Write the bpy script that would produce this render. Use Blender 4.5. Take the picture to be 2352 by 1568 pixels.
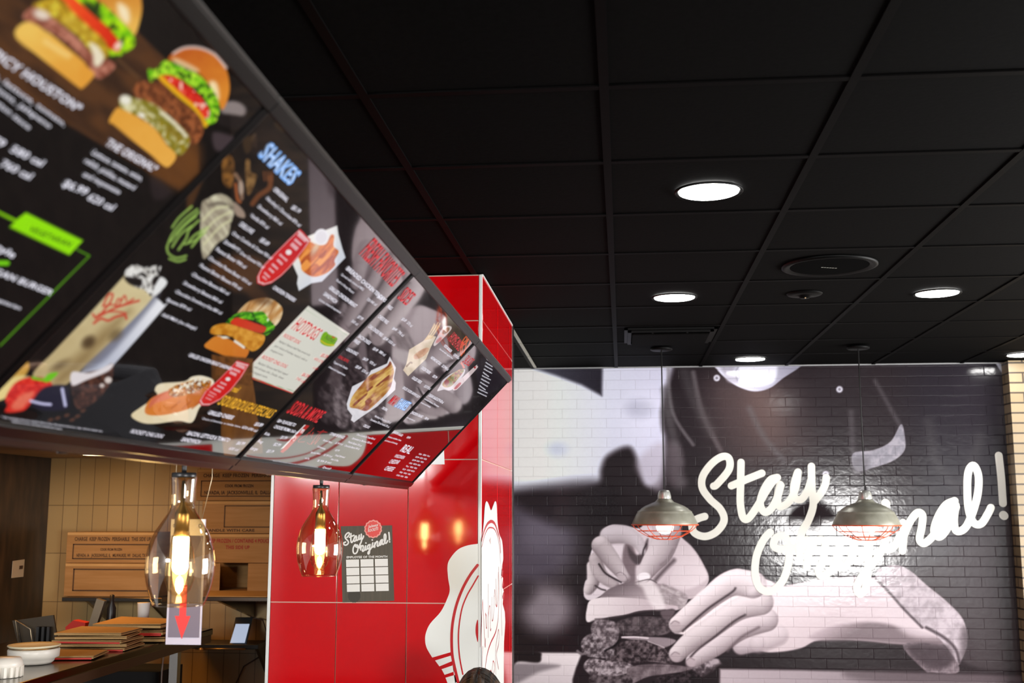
import bpy, bmesh, math, random
import numpy as np
from mathutils import Vector, Matrix
PI = math.pi
random.seed(3)
# ------------------------------------------------------------------ camera
F = 2572.0; ZC = 1.9
PITCH, YAW = math.radians(8.68), math.radians(-5.58)
cy, sy, cp, sp = math.cos(YAW), math.sin(YAW), math.cos(PITCH), math.sin(PITCH)
CW = np.array([sy*cp, cy*cp, sp]); CR = np.array([cy, -sy, 0.0]); CU = np.cross(CR, CW)
EYE = np.array([0, 0, ZC])
for c in list(bpy.data.objects): bpy.data.objects.remove(c)
scene = bpy.context.scene
COL = scene.collection
cam = bpy.data.cameras.new('camera'); camo = bpy.data.objects.new('camera', cam); COL.objects.link(camo)
cam.sensor_width = 36; cam.lens = F/2352*36; cam.clip_start = .02
camo.matrix_world = Matrix(((CR[0], CU[0], -CW[0], 0), (CR[1], CU[1], -CW[1], 0), (CR[2], CU[2], -CW[2], ZC), (0, 0, 0, 1)))
cam.dof.use_dof = True; cam.dof.focus_distance = 4.3; cam.dof.aperture_fstop = 4.6
scene.camera = camo
# ------------------------------------------------------------------ world, daylight, exposure
w = bpy.data.worlds.new('world'); scene.world = w; w.use_nodes = True
w.node_tree.nodes['Background'].inputs[0].default_value = (.80, .88, 1, 1)
w.node_tree.nodes['Background'].inputs[1].default_value = .25
vs = scene.view_settings
vs.view_transform = 'Standard'; vs.look = 'None'; vs.gamma = 1; vs.use_curve_mapping = False
vs.exposure = 0.0

def area(name, loc, target, sx, sz, power, col):
    l = bpy.data.lights.new(name, 'AREA'); l.shape = 'RECTANGLE'; l.size = sx; l.size_y = sz
    l.energy = power; l.color = col
    o = bpy.data.objects.new(name, l); COL.objects.link(o); o.location = loc
    d = Vector(target)-Vector(loc); o.rotation_euler = d.to_track_quat('-Z', 'Y').to_euler(); return o
# daylight entering by the shop windows behind and to the right of the camera
area('daylight_front_window', (3.55, -3.40, 1.47), (3.55, 2, 1.47), 1.55, .95, 395, (1, .985, .97))
area('daylight_high_window', (-3.05, -3.40, 2.60), (-2.0, 2, 2.0), 1.5, .5, 240, (1, .985, .97))
area('daylight_side_window', (4.90, 5.3, 1.5), (0, 5.6, 1.5), 3.0, 1.9, 450, (1, .985, .97))
area('kitchen_ceiling_light', (-3.1, 5.9, 2.20), (-3.1, 6.1, 0), .8, .5, 13, (1, .44, .10))

# ------------------------------------------------------------------ helpers
def ray(x, y): return CR*(x-1176)/F-CU*(y-784)/F+CW
def at_y(x, y, Y): d = ray(x, y); return EYE+d*Y/d[1]
def at_x(x, y, X): d = ray(x, y); return EYE+d*X/d[0]
def at_z(x, y, Z): d = ray(x, y); return EYE+d*(Z-ZC)/d[2]
def at_plane(x, y, P, N):
    d = ray(x, y); return EYE+d*(np.dot(P-EYE, N)/np.dot(d, N))
def pix(W):
    q = W-EYE; z = q@CW
    return 1176+F*(q@CR)/z, 784-F*(q@CU)/z
CROP = dict(P1=(0, 0, 3.1367), P2=(0, 400, 2.412), P3=(300, 200, 3.1357), P4=(250, 600, 3.1367), P5=(550, 600, 3.0154),
            Q1=(480, 280, 4.9), Q2=(360, 520, 4.9), H=(560, 680, 4.9), G=(400, 860, 6.533), S=(740, 640, 6.03),
            R=(640, 860, 6.272), Z=(880, 780, 4.75), MA=(1160, 780, 1.99), MB=(1500, 780, 2.529), MC=(1300, 1150, 2.2357),
            MD=(1330, 1180, 4.0405), K1=(0, 1000, 2.7613), CL=(960, 1100, 3.35), PO=(770, 1180, 7.125), N=(0, 0, 1))
def cr(c, pts):
    ox, oy, s = CROP[c]
    return [(ox+x/s, oy+y/s) for x, y in pts]
def lin(c):
    c = np.asarray(c, float)
    return np.where(c <= .04045, c/12.92, ((c+.055)/1.055)**2.4)
def rgb(r, g, b): return tuple(lin(np.array([r, g, b])/255.0))

def put(name, me, parent=None, mat=None):
    o = bpy.data.objects.new(name, me); COL.objects.link(o)
    if parent: o.parent = parent; o.matrix_parent_inverse = parent.matrix_world.inverted()
    if mat:
        for m in (mat if isinstance(mat, (list, tuple)) else [mat]): me.materials.append(m)
    return o
def tag(o, label, cat, group=None):
    o['label'] = label; o['category'] = cat
    if group: o['group'] = group
    return o
def empty(name, loc, label, cat, group=None):
    o = bpy.data.objects.new(name, None); COL.objects.link(o); o.location = loc; o.empty_display_size = .05
    o.matrix_world = Matrix.Translation(loc)
    return tag(o, label, cat, group)
def structure(o): o['kind'] = 'structure'; return o
class MB:
    def __init__(s): s.b = bmesh.new()
    def box(s, c, d, rz=0, M=None, bev=0, mi=0):
        m = Matrix.Translation(c) @ Matrix.Rotation(rz, 4, 'Z') @ Matrix.Diagonal((d[0], d[1], d[2], 1))
        if M is not None: m = M @ m
        r = bmesh.ops.create_cube(s.b, size=1, matrix=m)
        fs = list({f for v in r['verts'] for f in v.link_faces})
        for f in fs: f.material_index = mi
        if bev > 0:
            es = list({e for v in r['verts'] for e in v.link_edges})
            bmesh.ops.bevel(s.b, geom=es, offset=bev, segments=2, affect='EDGES', profile=.5)
        return s
    def lathe(s, prof, c=(0, 0, 0), n=48, cap=True, M=None, mi=0, smooth=True):
        rings = []
        for r, z in prof:
            rings.append([s.b.verts.new(((M or Matrix()) @ Vector((c[0]+r*math.cos(2*PI*k/n), c[1]+r*math.sin(2*PI*k/n), c[2]+z)))) for k in range(n)])
        for a, b in zip(rings, rings[1:]):
            for k in range(n):
                f = s.b.faces.new((a[k], a[(k+1) % n], b[(k+1) % n], b[k])); f.material_index = mi; f.smooth = smooth
        if cap:
            for rg in (rings[0][::-1], rings[-1]):
                try: f = s.b.faces.new(rg); f.material_index = mi
                except Exception: pass
        return s
    def tube(s, pts, r, n=8, closed=False, mi=0):
        pts = [Vector(p) for p in pts]; rings = []; m = len(pts); up = Vector((0, 0, 1)); prev = None
        for i, p in enumerate(pts):
            a = pts[(i-1) % m] if (closed or i > 0) else p; b = pts[(i+1) % m] if (closed or i < m-1) else p
            t = (b-a).normalized()
            if prev is None:
                x = t.cross(up)
                if x.length < .1: x = t.cross(Vector((1, 0, 0)))
            else: x = prev-t*prev.dot(t)
            x.normalize(); prev = x; y = t.cross(x)
            rr = r[i] if isinstance(r, (list, tuple)) else r
            rings.append([s.b.verts.new(p+(x*math.cos(2*PI*k/n)+y*math.sin(2*PI*k/n))*rr) for k in range(n)])
        prs = list(zip(rings, rings[1:]))
        if closed: prs.append((rings[-1], rings[0]))
        for a, b in prs:
            for k in range(n):
                f = s.b.faces.new((a[k], a[(k+1) % n], b[(k+1) % n], b[k])); f.smooth = True; f.material_index = mi
        if not closed:
            for rg in (rings[0][::-1], rings[-1]):
                f = s.b.faces.new(rg); f.material_index = mi
        return s
    def quad(s, p, mi=0):
        f = s.b.faces.new([s.b.verts.new(Vector(q)) for q in p]); f.material_index = mi; return s
    def prism(s, pts, d, mi=0):
        """flat outline pts (3-D, planar) given the thickness vector d"""
        d = Vector(d); a = [s.b.verts.new(Vector(p)) for p in pts]; b = [s.b.verts.new(Vector(p)+d) for p in pts]
        n = len(a); fs = [s.b.faces.new(a[::-1]), s.b.faces.new(b)]
        for k in range(n): fs.append(s.b.faces.new((a[k], a[(k+1) % n], b[(k+1) % n], b[k])))
        for f in fs: f.material_index = mi
        return s
    def make(s, name, mat=None, parent=None, loc=None):
        bmesh.ops.recalc_face_normals(s.b, faces=s.b.faces)
        me = bpy.data.meshes.new(name); s.b.to_mesh(me); s.b.free()
        if loc is not None: me.transform(Matrix.Translation(-Vector(loc)))
        o = put(name, me, None, mat)
        if loc is not None: o.location = loc
        if parent is not None:
            o.parent = parent
            if loc is None: o.matrix_parent_inverse = parent.matrix_world.inverted()
            else: o.location = Vector(loc)-parent.matrix_world.translation
        return o

def mat(name, col=(.5, .5, .5), rough=.5, metal=0, emit=None, es=0, spec=.5, coat=0, coatr=.05):
    m = bpy.data.materials.new(name); m.use_nodes = True; p = m.node_tree.nodes['Principled BSDF']
    p.inputs['Base Color'].default_value = (*col, 1); p.inputs['Roughness'].default_value = rough
    p.inputs['Metallic'].default_value = metal; p.inputs['Specular IOR Level'].default_value = spec
    p.inputs['Coat Weight'].default_value = coat; p.inputs['Coat Roughness'].default_value = coatr
    if emit: p.inputs['Emission Color'].default_value = (*emit, 1); p.inputs['Emission Strength'].default_value = es
    return m
def nd(m, t, **k):
    n = m.node_tree.nodes.new(t)
    for a, b in k.items(): setattr(n, a, b)
    return n
def lk(m, a, b): m.node_tree.links.new(a, b)
def noisy(m, c1, c2, scale=20, rough=None, bump=0, stretch=(1, 1, 1), detail=4, lo=.35, hi=.65):
    p = m.node_tree.nodes['Principled BSDF']
    tc = nd(m, 'ShaderNodeTexCoord'); mp = nd(m, 'ShaderNodeMapping'); mp.inputs['Scale'].default_value = stretch
    n = nd(m, 'ShaderNodeTexNoise'); n.inputs['Scale'].default_value = scale; n.inputs['Detail'].default_value = detail
    r = nd(m, 'ShaderNodeValToRGB'); r.color_ramp.elements[0].position = lo; r.color_ramp.elements[1].position = hi
    r.color_ramp.elements[0].color = (*c1, 1); r.color_ramp.elements[1].color = (*c2, 1)
    lk(m, tc.outputs['Object'], mp.inputs[0]); lk(m, mp.outputs[0], n.inputs['Vector']); lk(m, n.outputs['Fac'], r.inputs[0])
    lk(m, r.outputs[0], p.inputs['Base Color'])
    if bump:
        b = nd(m, 'ShaderNodeBump'); b.inputs['Strength'].default_value = bump; b.inputs['Distance'].default_value = .002
        lk(m, n.outputs['Fac'], b.inputs['Height']); lk(m, b.outputs[0], p.inputs['Normal'])
    return m

# ------------------------------------------------------------------ materials
M = {}
M['tile_black'] = noisy(mat('ceiling_tile_black', rough=.8, spec=.03), (.0024, .0022, .0021), (.0036, .0034, .0033), 60, bump=.25)
def scuff(m):
    p = m.node_tree.nodes['Principled BSDF']; src = p.inputs['Base Color'].links[0].from_socket
    tc = nd(m, 'ShaderNodeTexCoord'); mp = nd(m, 'ShaderNodeMapping'); mp.inputs['Scale'].default_value = (1.2, 9, 1)
    n = nd(m, 'ShaderNodeTexNoise'); n.inputs['Scale'].default_value = 9; n.inputs['Detail'].default_value = 8; n.inputs['Roughness'].default_value = .75
    r = nd(m, 'ShaderNodeValToRGB'); r.color_ramp.elements[0].position = .735; r.color_ramp.elements[1].position = .76
    n2 = nd(m, 'ShaderNodeTexNoise'); n2.inputs['Scale'].default_value = 1.1
    r2 = nd(m, 'ShaderNodeValToRGB'); r2.color_ramp.elements[0].position = .5; r2.color_ramp.elements[1].position = .65
    mu = nd(m, 'ShaderNodeMath', operation='MULTIPLY'); mx = nd(m, 'ShaderNodeMix', data_type='RGBA')
    lk(m, tc.outputs['Object'], mp.inputs[0]); lk(m, mp.outputs[0], n.inputs['Vector']); lk(m, n.outputs['Fac'], r.inputs[0])
    lk(m, tc.outputs['Object'], n2.inputs['Vector']); lk(m, n2.outputs['Fac'], r2.inputs[0])
    lk(m, r.outputs[0], mu.inputs[0]); lk(m, r2.outputs[0], mu.inputs[1]); lk(m, mu.outputs[0], mx.inputs[0])
    lk(m, src, mx.inputs[6]); mx.inputs[7].default_value = (.06, .057, .055, 1); lk(m, mx.outputs[2], p.inputs['Base Color'])
scuff(M['tile_black'])
M['tee'] = mat('ceiling_tee_black', (.0012, .0009, .0009), .6, spec=.04)
M['cblack'] = mat('ceiling_black_plastic', (.002, .002, .002), .5, spec=.10)
M['black'] = mat('black_metal', (.012, .012, .013), .35)
M['blackmatte'] = mat('matte_black', (.01, .01, .01), .7)
M['red'] = noisy(mat('red_glazed_tile', rough=.07, spec=.55), (.55, .0006, .003), (.60, .0008, .004), 2.5)
M['grout'] = mat('pale_grout', (.62, .47, .38), .8)
M['whitetrim'] = mat('white_edge_trim', (.72, .73, .70), .3)
M['whitepaint'] = noisy(mat('white_wall_paint', rough=.7), (.62, .63, .64), (.68, .69, .70), 6)
M['floor'] = noisy(mat('brown_floor_tile', rough=.75, spec=.15), (.022, .018, .016), (.035, .028, .024), 8)
M['beige'] = mat('beige_glazed_brick', (.55, .46, .33), .35)
M['cream_tile'] = mat('cream_kitchen_tile', (.3, .2, .1), .3)
M['kceil'] = noisy(mat('kitchen_ceiling_panel', rough=.7), (.42, .30, .16), (.48, .35, .19), 5)
M['darkwood'] = noisy(mat('dark_brown_laminate', rough=.4), (.016, .009, .006), (.060, .034, .018), 5, stretch=(3, 3, .7), lo=.4, hi=.75)
M['steel'] = mat('brushed_steel', (.42, .40, .38), .22, 1)
M['dksteel'] = mat('dark_steel_counter', (.16, .14, .12), .18, 1)
M['card'] = noisy(mat('cardboard', rough=.8, spec=.2), (.31, .175, .065), (.36, .21, .085), 4, stretch=(1, 1, 12))
M['cardlight'] = noisy(mat('light_cardboard', rough=.8, spec=.2), (.46, .29, .115), (.52, .33, .14), 5)
M['ink'] = mat('box_ink', (.06, .030, .014), .8)
M['redink'] = mat('red_box_ink', (.30, .02, .012), .7)
M['redpaper'] = mat('red_printed_paper', (.50, .02, .012), .55)
M['whitepl'] = mat('white_plastic', (.78, .74, .66), .35)
M['bezel'] = mat('dark_screen_bezel', (.004, .003, .003), .3, spec=.35)
M['bezelgrey'] = mat('grey_brown_frame', (.018, .013, .011), .34, spec=.4)
M['lamp'] = mat('lamp_white', (1, 1, 1), .5, emit=(1, .985, .96), es=45)
M['lampwarm'] = mat('lamp_warm', (1, .9, .7), .5, emit=(1, .66, .30), es=14)
M['bulb'] = mat('glowing_filament_tube', (1, .9, .7), .5, emit=(1, .76, .42), es=60)
M['bulbhot'] = mat('bulb_white', (1, 1, 1), .4, emit=(1, .95, .92), es=1.6)
M['brass'] = mat('aged_brass_socket', (.42, .30, .15), .35, 1)
M['orange'] = mat('orange_wire_guard', (.80, .10, .025), .4)
M['zinc'] = noisy(mat('weathered_zinc_shade', rough=.38, metal=.25), (.22, .215, .165), (.30, .295, .24), 12)
M['zinccap'] = mat('pale_zinc_cap', (.55, .56, .52), .3, .6)
M['paper'] = mat('white_paper', (.80, .78, .74), .6)
M['signgrey'] = mat('grey_violet_print', (.15, .125, .175), .6)
M['signedge'] = mat('pale_lilac_card', (.50, .47, .58), .6)
M['arrow'] = mat('red_arrow_print', (.66, .022, .020), .55)
M['cardwhite'] = mat('bright_white_card', (.88, .88, .88), .4)
M['decal'] = mat('white_vinyl', (.80, .81, .77), .25)
M['decalred'] = mat('red_vinyl_lines', (.50, .004, .008), .25)
M['posterdark'] = noisy(mat('dark_olive_board', rough=.55), (.055, .043, .024), (.075, .058, .034), 40, stretch=(4, 1, .2))
M['sealred'] = mat('seal_red', (.70, .045, .035), .5)
M['sealpink'] = mat('seal_pink', (.80, .30, .25), .5)
M['hair'] = noisy(mat('brown_hair', rough=.38, spec=.6), (.010, .006, .004), (.11, .052, .024), 9, stretch=(14, 1, 1), lo=.42, hi=.72)
M['skin'] = mat('skin', (.50, .29, .20), .55)
M['shirt'] = mat('charcoal_cloth', (.04, .042, .05), .85)
M['jeans'] = mat('dark_blue_cloth', (.03, .05, .10), .85)
M['wire'] = mat('thin_steel_cable', (.45, .36, .24), .35, .8)
M['phone'] = mat('phone_display', (0, 0, 0), .2, emit=(.42, .48, .62), es=1.0)
M['clear'] = mat('daylight_glass', (.9, .95, 1), .05, emit=(.93, .96, 1), es=5)
# pendant glass: tinted thin glass, clear in the middle and mirror-like towards the rim
m = bpy.data.materials.new('amber_tinted_glass'); m.use_nodes = True; nt = m.node_tree; nt.nodes.clear()
out = nd(m, 'ShaderNodeOutputMaterial'); tr = nd(m, 'ShaderNodeBsdfTransparent'); gl = nd(m, 'ShaderNodeBsdfGlossy'); mx = nd(m, 'ShaderNodeMixShader')
tr.inputs[0].default_value = (.88, .75, .52, 1); gl.inputs['Roughness'].default_value = .015; gl.inputs[0].default_value = (1, .97, .93, 1)
lw = nd(m, 'ShaderNodeLayerWeight'); lw.inputs['Blend'].default_value = .28
ml = nd(m, 'ShaderNodeMath', operation='MULTIPLY_ADD'); ml.inputs[1].default_value = .75; ml.inputs[2].default_value = .05; ml.use_clamp = True
lk(m, lw.outputs['Fresnel'] if False else lw.outputs['Facing'], ml.inputs[0]); lk(m, ml.outputs[0], mx.inputs[0]); lk(m, tr.outputs[0], mx.inputs[1]); lk(m, gl.outputs[0], mx.inputs[2]); lk(m, mx.outputs[0], out.inputs[0])
M['glass'] = m
m = bpy.data.materials.new('clear_bulb_glass'); m.use_nodes = True; nt = m.node_tree; nt.nodes.clear()
out = nd(m, 'ShaderNodeOutputMaterial'); tr = nd(m, 'ShaderNodeBsdfTransparent'); gl = nd(m, 'ShaderNodeBsdfGlossy'); mx = nd(m, 'ShaderNodeMixShader')
tr.inputs[0].default_value = (1, .96, .86, 1); gl.inputs['Roughness'].default_value = .03
fr = nd(m, 'ShaderNodeLayerWeight'); fr.inputs['Blend'].default_value = .15
lk(m, fr.outputs['Facing'], mx.inputs[0]); lk(m, tr.outputs[0], mx.inputs[1]); lk(m, gl.outputs[0], mx.inputs[2]); lk(m, mx.outputs[0], out.inputs[0])
M['bulbglass'] = m
def display_mat():
    m = mat('menu_display', (.0015, .0015, .0015), .035, spec=.55, coat=1, coatr=.03); p = m.node_tree.nodes['Principled BSDF']
    p.inputs['Coat IOR'].default_value = 1.62
    a = nd(m, 'ShaderNodeAttribute', attribute_name='paint'); lk(m, a.outputs['Color'], p.inputs['Emission Color']); p.inputs['Emission Strength'].default_value = 1.0
    return m
M['display'] = display_mat()
def ink_mat(name, c, s=1.0):
    return mat(name, (.004, .004, .004), .25, emit=rgb(*c), es=s)
INK = dict(w=ink_mat('glowing_white_letters', (236, 234, 246)), r=ink_mat('glowing_red_letters', (200, 22, 34)), b=ink_mat('glowing_blue_letters', (120, 175, 245)),
           y=ink_mat('glowing_yellow_letters', (228, 168, 30)), k=ink_mat('dark_letters', (30, 22, 22)), g=ink_mat('dark_green_letters', (38, 70, 10)), l=ink_mat('pale_blue_letters', (205, 225, 255)))
INKS = list(INK)
def mural_mat():
    m = mat('printed_brick_mural', rough=.13, spec=.5); p = m.node_tree.nodes['Principled BSDF']
    a = nd(m, 'ShaderNodeAttribute', attribute_name='paint')
    tc = nd(m, 'ShaderNodeTexCoord'); sx = nd(m, 'ShaderNodeSeparateXYZ'); cb = nd(m, 'ShaderNodeCombineXYZ')
    lk(m, tc.outputs['Object'], sx.inputs[0]); lk(m, sx.outputs[0], cb.inputs[0]); lk(m, sx.outputs[2], cb.inputs[1])
    nz = nd(m, 'ShaderNodeTexNoise'); nz.inputs['Scale'].default_value = 14; nz.inputs['Detail'].default_value = 3
    av = nd(m, 'ShaderNodeVectorMath', operation='SCALE'); av.inputs['Scale'].default_value = .006
    ad = nd(m, 'ShaderNodeVectorMath', operation='ADD')
    lk(m, cb.outputs[0], nz.inputs['Vector']); lk(m, nz.outputs['Color'], av.inputs[0]); lk(m, cb.outputs[0], ad.inputs[0]); lk(m, av.outputs[0], ad.inputs[1])
    def brick(ms, sm):
        b = nd(m, 'ShaderNodeTexBrick'); b.offset = .5; b.inputs['Scale'].default_value = 1; b.inputs['Brick Width'].default_value = .2135
        b.inputs['Row Height'].default_value = .0697; b.inputs['Mortar Size'].default_value = ms; b.inputs['Mortar Smooth'].default_value = sm
        b.inputs['Color1'].default_value = (0, 0, 0, 1); b.inputs['Color2'].default_value = (1, 1, 1, 1); b.inputs['Mortar'].default_value = (.5, .5, .5, 1)
        lk(m, ad.outputs[0], b.inputs['Vector']); return b
    b1 = brick(.0036, .35); b2 = brick(.0016, .2)
    # the print dips into the joints: a little darker there
    mx = nd(m, 'ShaderNodeMix', data_type='RGBA', blend_type='MULTIPLY'); fc = nd(m, 'ShaderNodeMath', operation='MULTIPLY'); fc.inputs[1].default_value = .42
    lk(m, b2.outputs['Fac'], fc.inputs[0]); lk(m, fc.outputs[0], mx.inputs[0]); lk(m, a.outputs['Color'], mx.inputs[6]); mx.inputs[7].default_value = (.35, .32, .33, 1)
    lk(m, mx.outputs[2], p.inputs['Base Color'])
    mr = nd(m, 'ShaderNodeMapRange'); mr.inputs['To Min'].default_value = .13; mr.inputs['To Max'].default_value = .85; lk(m, b1.outputs['Fac'], mr.inputs[0]); lk(m, mr.outputs[0], p.inputs['Roughness'])
    ms = nd(m, 'ShaderNodeMapRange'); ms.inputs['To Min'].default_value = .5; ms.inputs['To Max'].default_value = .04; lk(m, b1.outputs['Fac'], ms.inputs[0]); lk(m, ms.outputs[0], p.inputs['Specular IOR Level'])
    # every brick is tipped a touch differently, joints are sunk, faces slightly rough
    n2 = nd(m, 'ShaderNodeTexNoise'); n2.inputs['Scale'].default_value = 50; n2.inputs['Detail'].default_value = 2
    n3 = nd(m, 'ShaderNodeTexNoise'); n3.inputs['Scale'].default_value = 22; n3.inputs['Detail'].default_value = 2
    lk(m, cb.outputs[0], n2.inputs['Vector']); lk(m, cb.outputs[0], n3.inputs['Vector'])
    h1 = nd(m, 'ShaderNodeMath', operation='MULTIPLY'); h1.inputs[1].default_value = -1.0; lk(m, b1.outputs['Fac'], h1.inputs[0])
    h2 = nd(m, 'ShaderNodeMath', operation='MULTIPLY_ADD'); h2.inputs[1].default_value = .18; lk(m, n2.outputs['Fac'], h2.inputs[0]); lk(m, h1.outputs[0], h2.inputs[2])
    h3 = nd(m, 'ShaderNodeMath', operation='MULTIPLY_ADD'); h3.inputs[1].default_value = .45; lk(m, n3.outputs['Fac'], h3.inputs[0]); lk(m, h2.outputs[0], h3.inputs[2])
    bp = nd(m, 'ShaderNodeBump'); bp.inputs['Strength'].default_value = .40; bp.inputs['Distance'].default_value = .0030
    lk(m, h3.outputs[0], bp.inputs['Height']); lk(m, bp.outputs[0], p.inputs['Normal'])
    return m
M['mural'] = mural_mat()
def tilewall(m, bw, rh, off, mortar, c1, c2, cm, dx=0, dz=0):
    p = m.node_tree.nodes['Principled BSDF']
    tc = nd(m, 'ShaderNodeTexCoord'); sx = nd(m, 'ShaderNodeSeparateXYZ'); cb = nd(m, 'ShaderNodeCombineXYZ')
    lk(m, tc.outputs['Object'], sx.inputs[0]); s = nd(m, 'ShaderNodeMath', operation='ADD'); lk(m, sx.outputs[0], s.inputs[0]); lk(m, sx.outputs[1], s.inputs[1])
    lk(m, s.outputs[0], cb.inputs[0]); lk(m, sx.outputs[2], cb.inputs[1])
    b = nd(m, 'ShaderNodeTexBrick'); b.offset = off; mp = nd(m, 'ShaderNodeMapping'); mp.inputs['Location'].default_value = (-dx, -dz, 0); lk(m, cb.outputs[0], mp.inputs[0]); b.inputs['Scale'].default_value = 1; b.inputs['Brick Width'].default_value = bw; b.inputs['Row Height'].default_value = rh
    b.inputs['Mortar Size'].default_value = mortar; b.inputs['Mortar Smooth'].default_value = .1
    b.inputs['Color1'].default_value = (*c1, 1); b.inputs['Color2'].default_value = (*c2, 1); b.inputs['Mortar'].default_value = (*cm, 1)
    lk(m, mp.outputs[0], b.inputs['Vector']); lk(m, b.outputs['Color'], p.inputs['Base Color'])
    bp = nd(m, 'ShaderNodeBump'); bp.inputs['Strength'].default_value = .5; bp.inputs['Distance'].default_value = .003; bp.invert = True
    lk(m, b.outputs['Fac'], bp.inputs['Height']); lk(m, bp.outputs[0], p.inputs['Normal'])
tilewall(M['beige'], .2135, .0697, .5, .0060, (.27, .20, .11), (.32, .24, .14), (.045, .03, .02))
tilewall(M['cream_tile'], .1035, .313, 0, .0022, (.37, .25, .10), (.42, .29, .12), (.15, .09, .035), at_y(183, 1100, 7.2)[0]+7.2, at_y(300, 1160, 7.2)[2])

# ------------------------------------------------------------------ painter: colours a fine grid of a printed or displayed picture
def vnoise(x, y, s, seed=0):
    x = x/s+seed*17.3; y = y/s+seed*9.1; xi = np.floor(x); yi = np.floor(y); fx = x-xi; fy = y-yi
    fx = fx*fx*(3-2*fx); fy = fy*fy*(3-2*fy)
    def h(a, b): v = np.sin(a*127.1+b*311.7+seed*74.7)*43758.5453; return v-np.floor(v)
    return (h(xi, yi)*(1-fx)+h(xi+1, yi)*fx)*(1-fy)+(h(xi, yi+1)*(1-fx)+h(xi+1, yi+1)*fx)*fy
def smooth(pts, closed=True, k=5):
    P = np.array(pts, float); n = len(P); out = []
    for i in range(n if closed else n-1):
        if closed: a, b, c, d = P[(i-1) % n], P[i], P[(i+1) % n], P[(i+2) % n]
        else: a, b, c, d = P[max(i-1, 0)], P[i], P[i+1], P[min(i+2, n-1)]
        for t in np.arange(k)/k:
            out.append(.5*((2*b)+(-a+c)*t+(2*a-5*b+4*c-d)*t*t+(-a+3*b-3*c+d)*t**3))
    if not closed: out.append(P[-1])
    return np.array(out)
class Canvas:
    def __init__(s, X, Y, base):
        s.X, s.Y = X, Y; s.C = np.tile(np.array(base, float)/255, (len(X), 1)); s.c = 'N'
    def use(s, c): s.c = c; s.k = CROP[c][2]; return s
    def _sel(s, P, m): return np.nonzero((s.X > P[:, 0].min()-m) & (s.X < P[:, 0].max()+m) & (s.Y > P[:, 1].min()-m) & (s.Y < P[:, 1].max()+m))[0]
    def _mix(s, i, a, col):
        if callable(col): col = col(s.X[i], s.Y[i])
        col = np.asarray(col, float)/255
        s.C[i] = s.C[i]*(1-a[:, None])+col*a[:, None]
    def _seg(s, x, y, P, closed):
        """distance to a polyline plus position along it"""
        n = len(P); D = np.full(len(x), 1e9); T = np.zeros(len(x))
        ix = np.zeros(len(x), int)
        for j in range(n if closed else n-1):
            a, b = P[j], P[(j+1) % n]; d = b-a; L = d@d+1e-9
            t = np.clip(((x-a[0])*d[0]+(y-a[1])*d[1])/L, 0, 1); dd = (x-a[0]-t*d[0])**2+(y-a[1]-t*d[1])**2
            k = dd < D; D[k] = dd[k]; T[k] = t[k]; ix[k] = j
        return np.sqrt(D), ix, T
    def poly(s, pts, col, f=2, a=1, sm=True):
        P = np.array(cr(s.c, pts)); f = f/s.k
        if sm: P = smooth(P)
        i = s._sel(P, f*2)
        if not len(i): return s
        x, y = s.X[i], s.Y[i]; D, _, _ = s._seg(x, y, P, True); ins = np.zeros(len(i), bool); n = len(P)
        for j in range(n):
            x1, y1 = P[j]; x2, y2 = P[(j+1) % n]
            if y1 == y2: continue
            c = ((y1 > y) != (y2 > y)) & (x < (x2-x1)*(y-y1)/(y2-y1)+x1); ins ^= c
        sd = np.where(ins, D, -D); al = np.clip(.5+sd/(2*f), 0, 1); al = al*al*(3-2*al)*a
        s._mix(i, al, col); return s
    def line(s, pts, wd, col, f=1.5, a=1, sm=True):
        P = np.array(cr(s.c, pts)); wd = wd/s.k/2; f = f/s.k
        if sm and len(P) > 2: P = smooth(P, False)
        i = s._sel(P, wd+f*2)
        if not len(i): return s
        D, _, _ = s._seg(s.X[i], s.Y[i], P, False); al = np.clip(.5+(wd-D)/(2*f), 0, 1); al = al*al*(3-2*al)*a
        s._mix(i, al, col); return s
    def ell(s, cx, cy_, rx, ry, ang, col, f=2, a=1):
        ox, oy, k = CROP[s.c]; cx, cy_, rx, ry, f = ox+cx/k, oy+cy_/k, rx/k, ry/k, f/k; m = max(rx, ry)
        i = s._sel(np.array([[cx-m, cy_-m], [cx+m, cy_+m]]), f*2)
        if not len(i): return s
        c, q = math.cos(math.radians(ang)), math.sin(math.radians(ang)); x, y = s.X[i]-cx, s.Y[i]-cy_
        u = (x*c+y*q)/rx; v = (-x*q+y*c)/ry; r = np.sqrt(u*u+v*v)
        al = np.clip(.5+(1-r)*min(rx, ry)/(2*f), 0, 1); al = al*al*(3-2*al)*a; s._mix(i, al, col); return s
    def tube(s, pts, rad, dark, light, L=(-.6, -.6), f=2, a=1):
        """a rounded, softly shaded form along a line: fingers, sausages, fries"""
        P = np.array(cr(s.c, pts)); R = np.array(rad, float)/s.k; f = f/s.k
        if len(P) > 2:
            Q = smooth(np.c_[P, R], False); P, R = Q[:, :2], Q[:, 2]
        i = s._sel(P, R.max()+f*2)
        if not len(i): return s
        x, y = s.X[i], s.Y[i]; D, ix, T = s._seg(x, y, P, False)
        j2 = np.minimum(ix+1, len(P)-1); r = R[ix]*(1-T)+R[j2]*T; cxx = P[ix, 0]*(1-T)+P[j2, 0]*T; cyy = P[ix, 1]*(1-T)+P[j2, 1]*T
        nx, ny = (x-cxx)/r, (y-cyy)/r; q = np.clip(nx*nx+ny*ny, 0, 1)
        sh = np.clip(.42+.42*(nx*L[0]+ny*L[1])+.30*np.sqrt(1-q), 0, 1)[:, None]
        al = np.clip(.5+(r-D)/(2*f), 0, 1)*a
        s._mix(i, al, np.array(dark)*(1-sh)+np.array(light)*sh); return s
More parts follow.
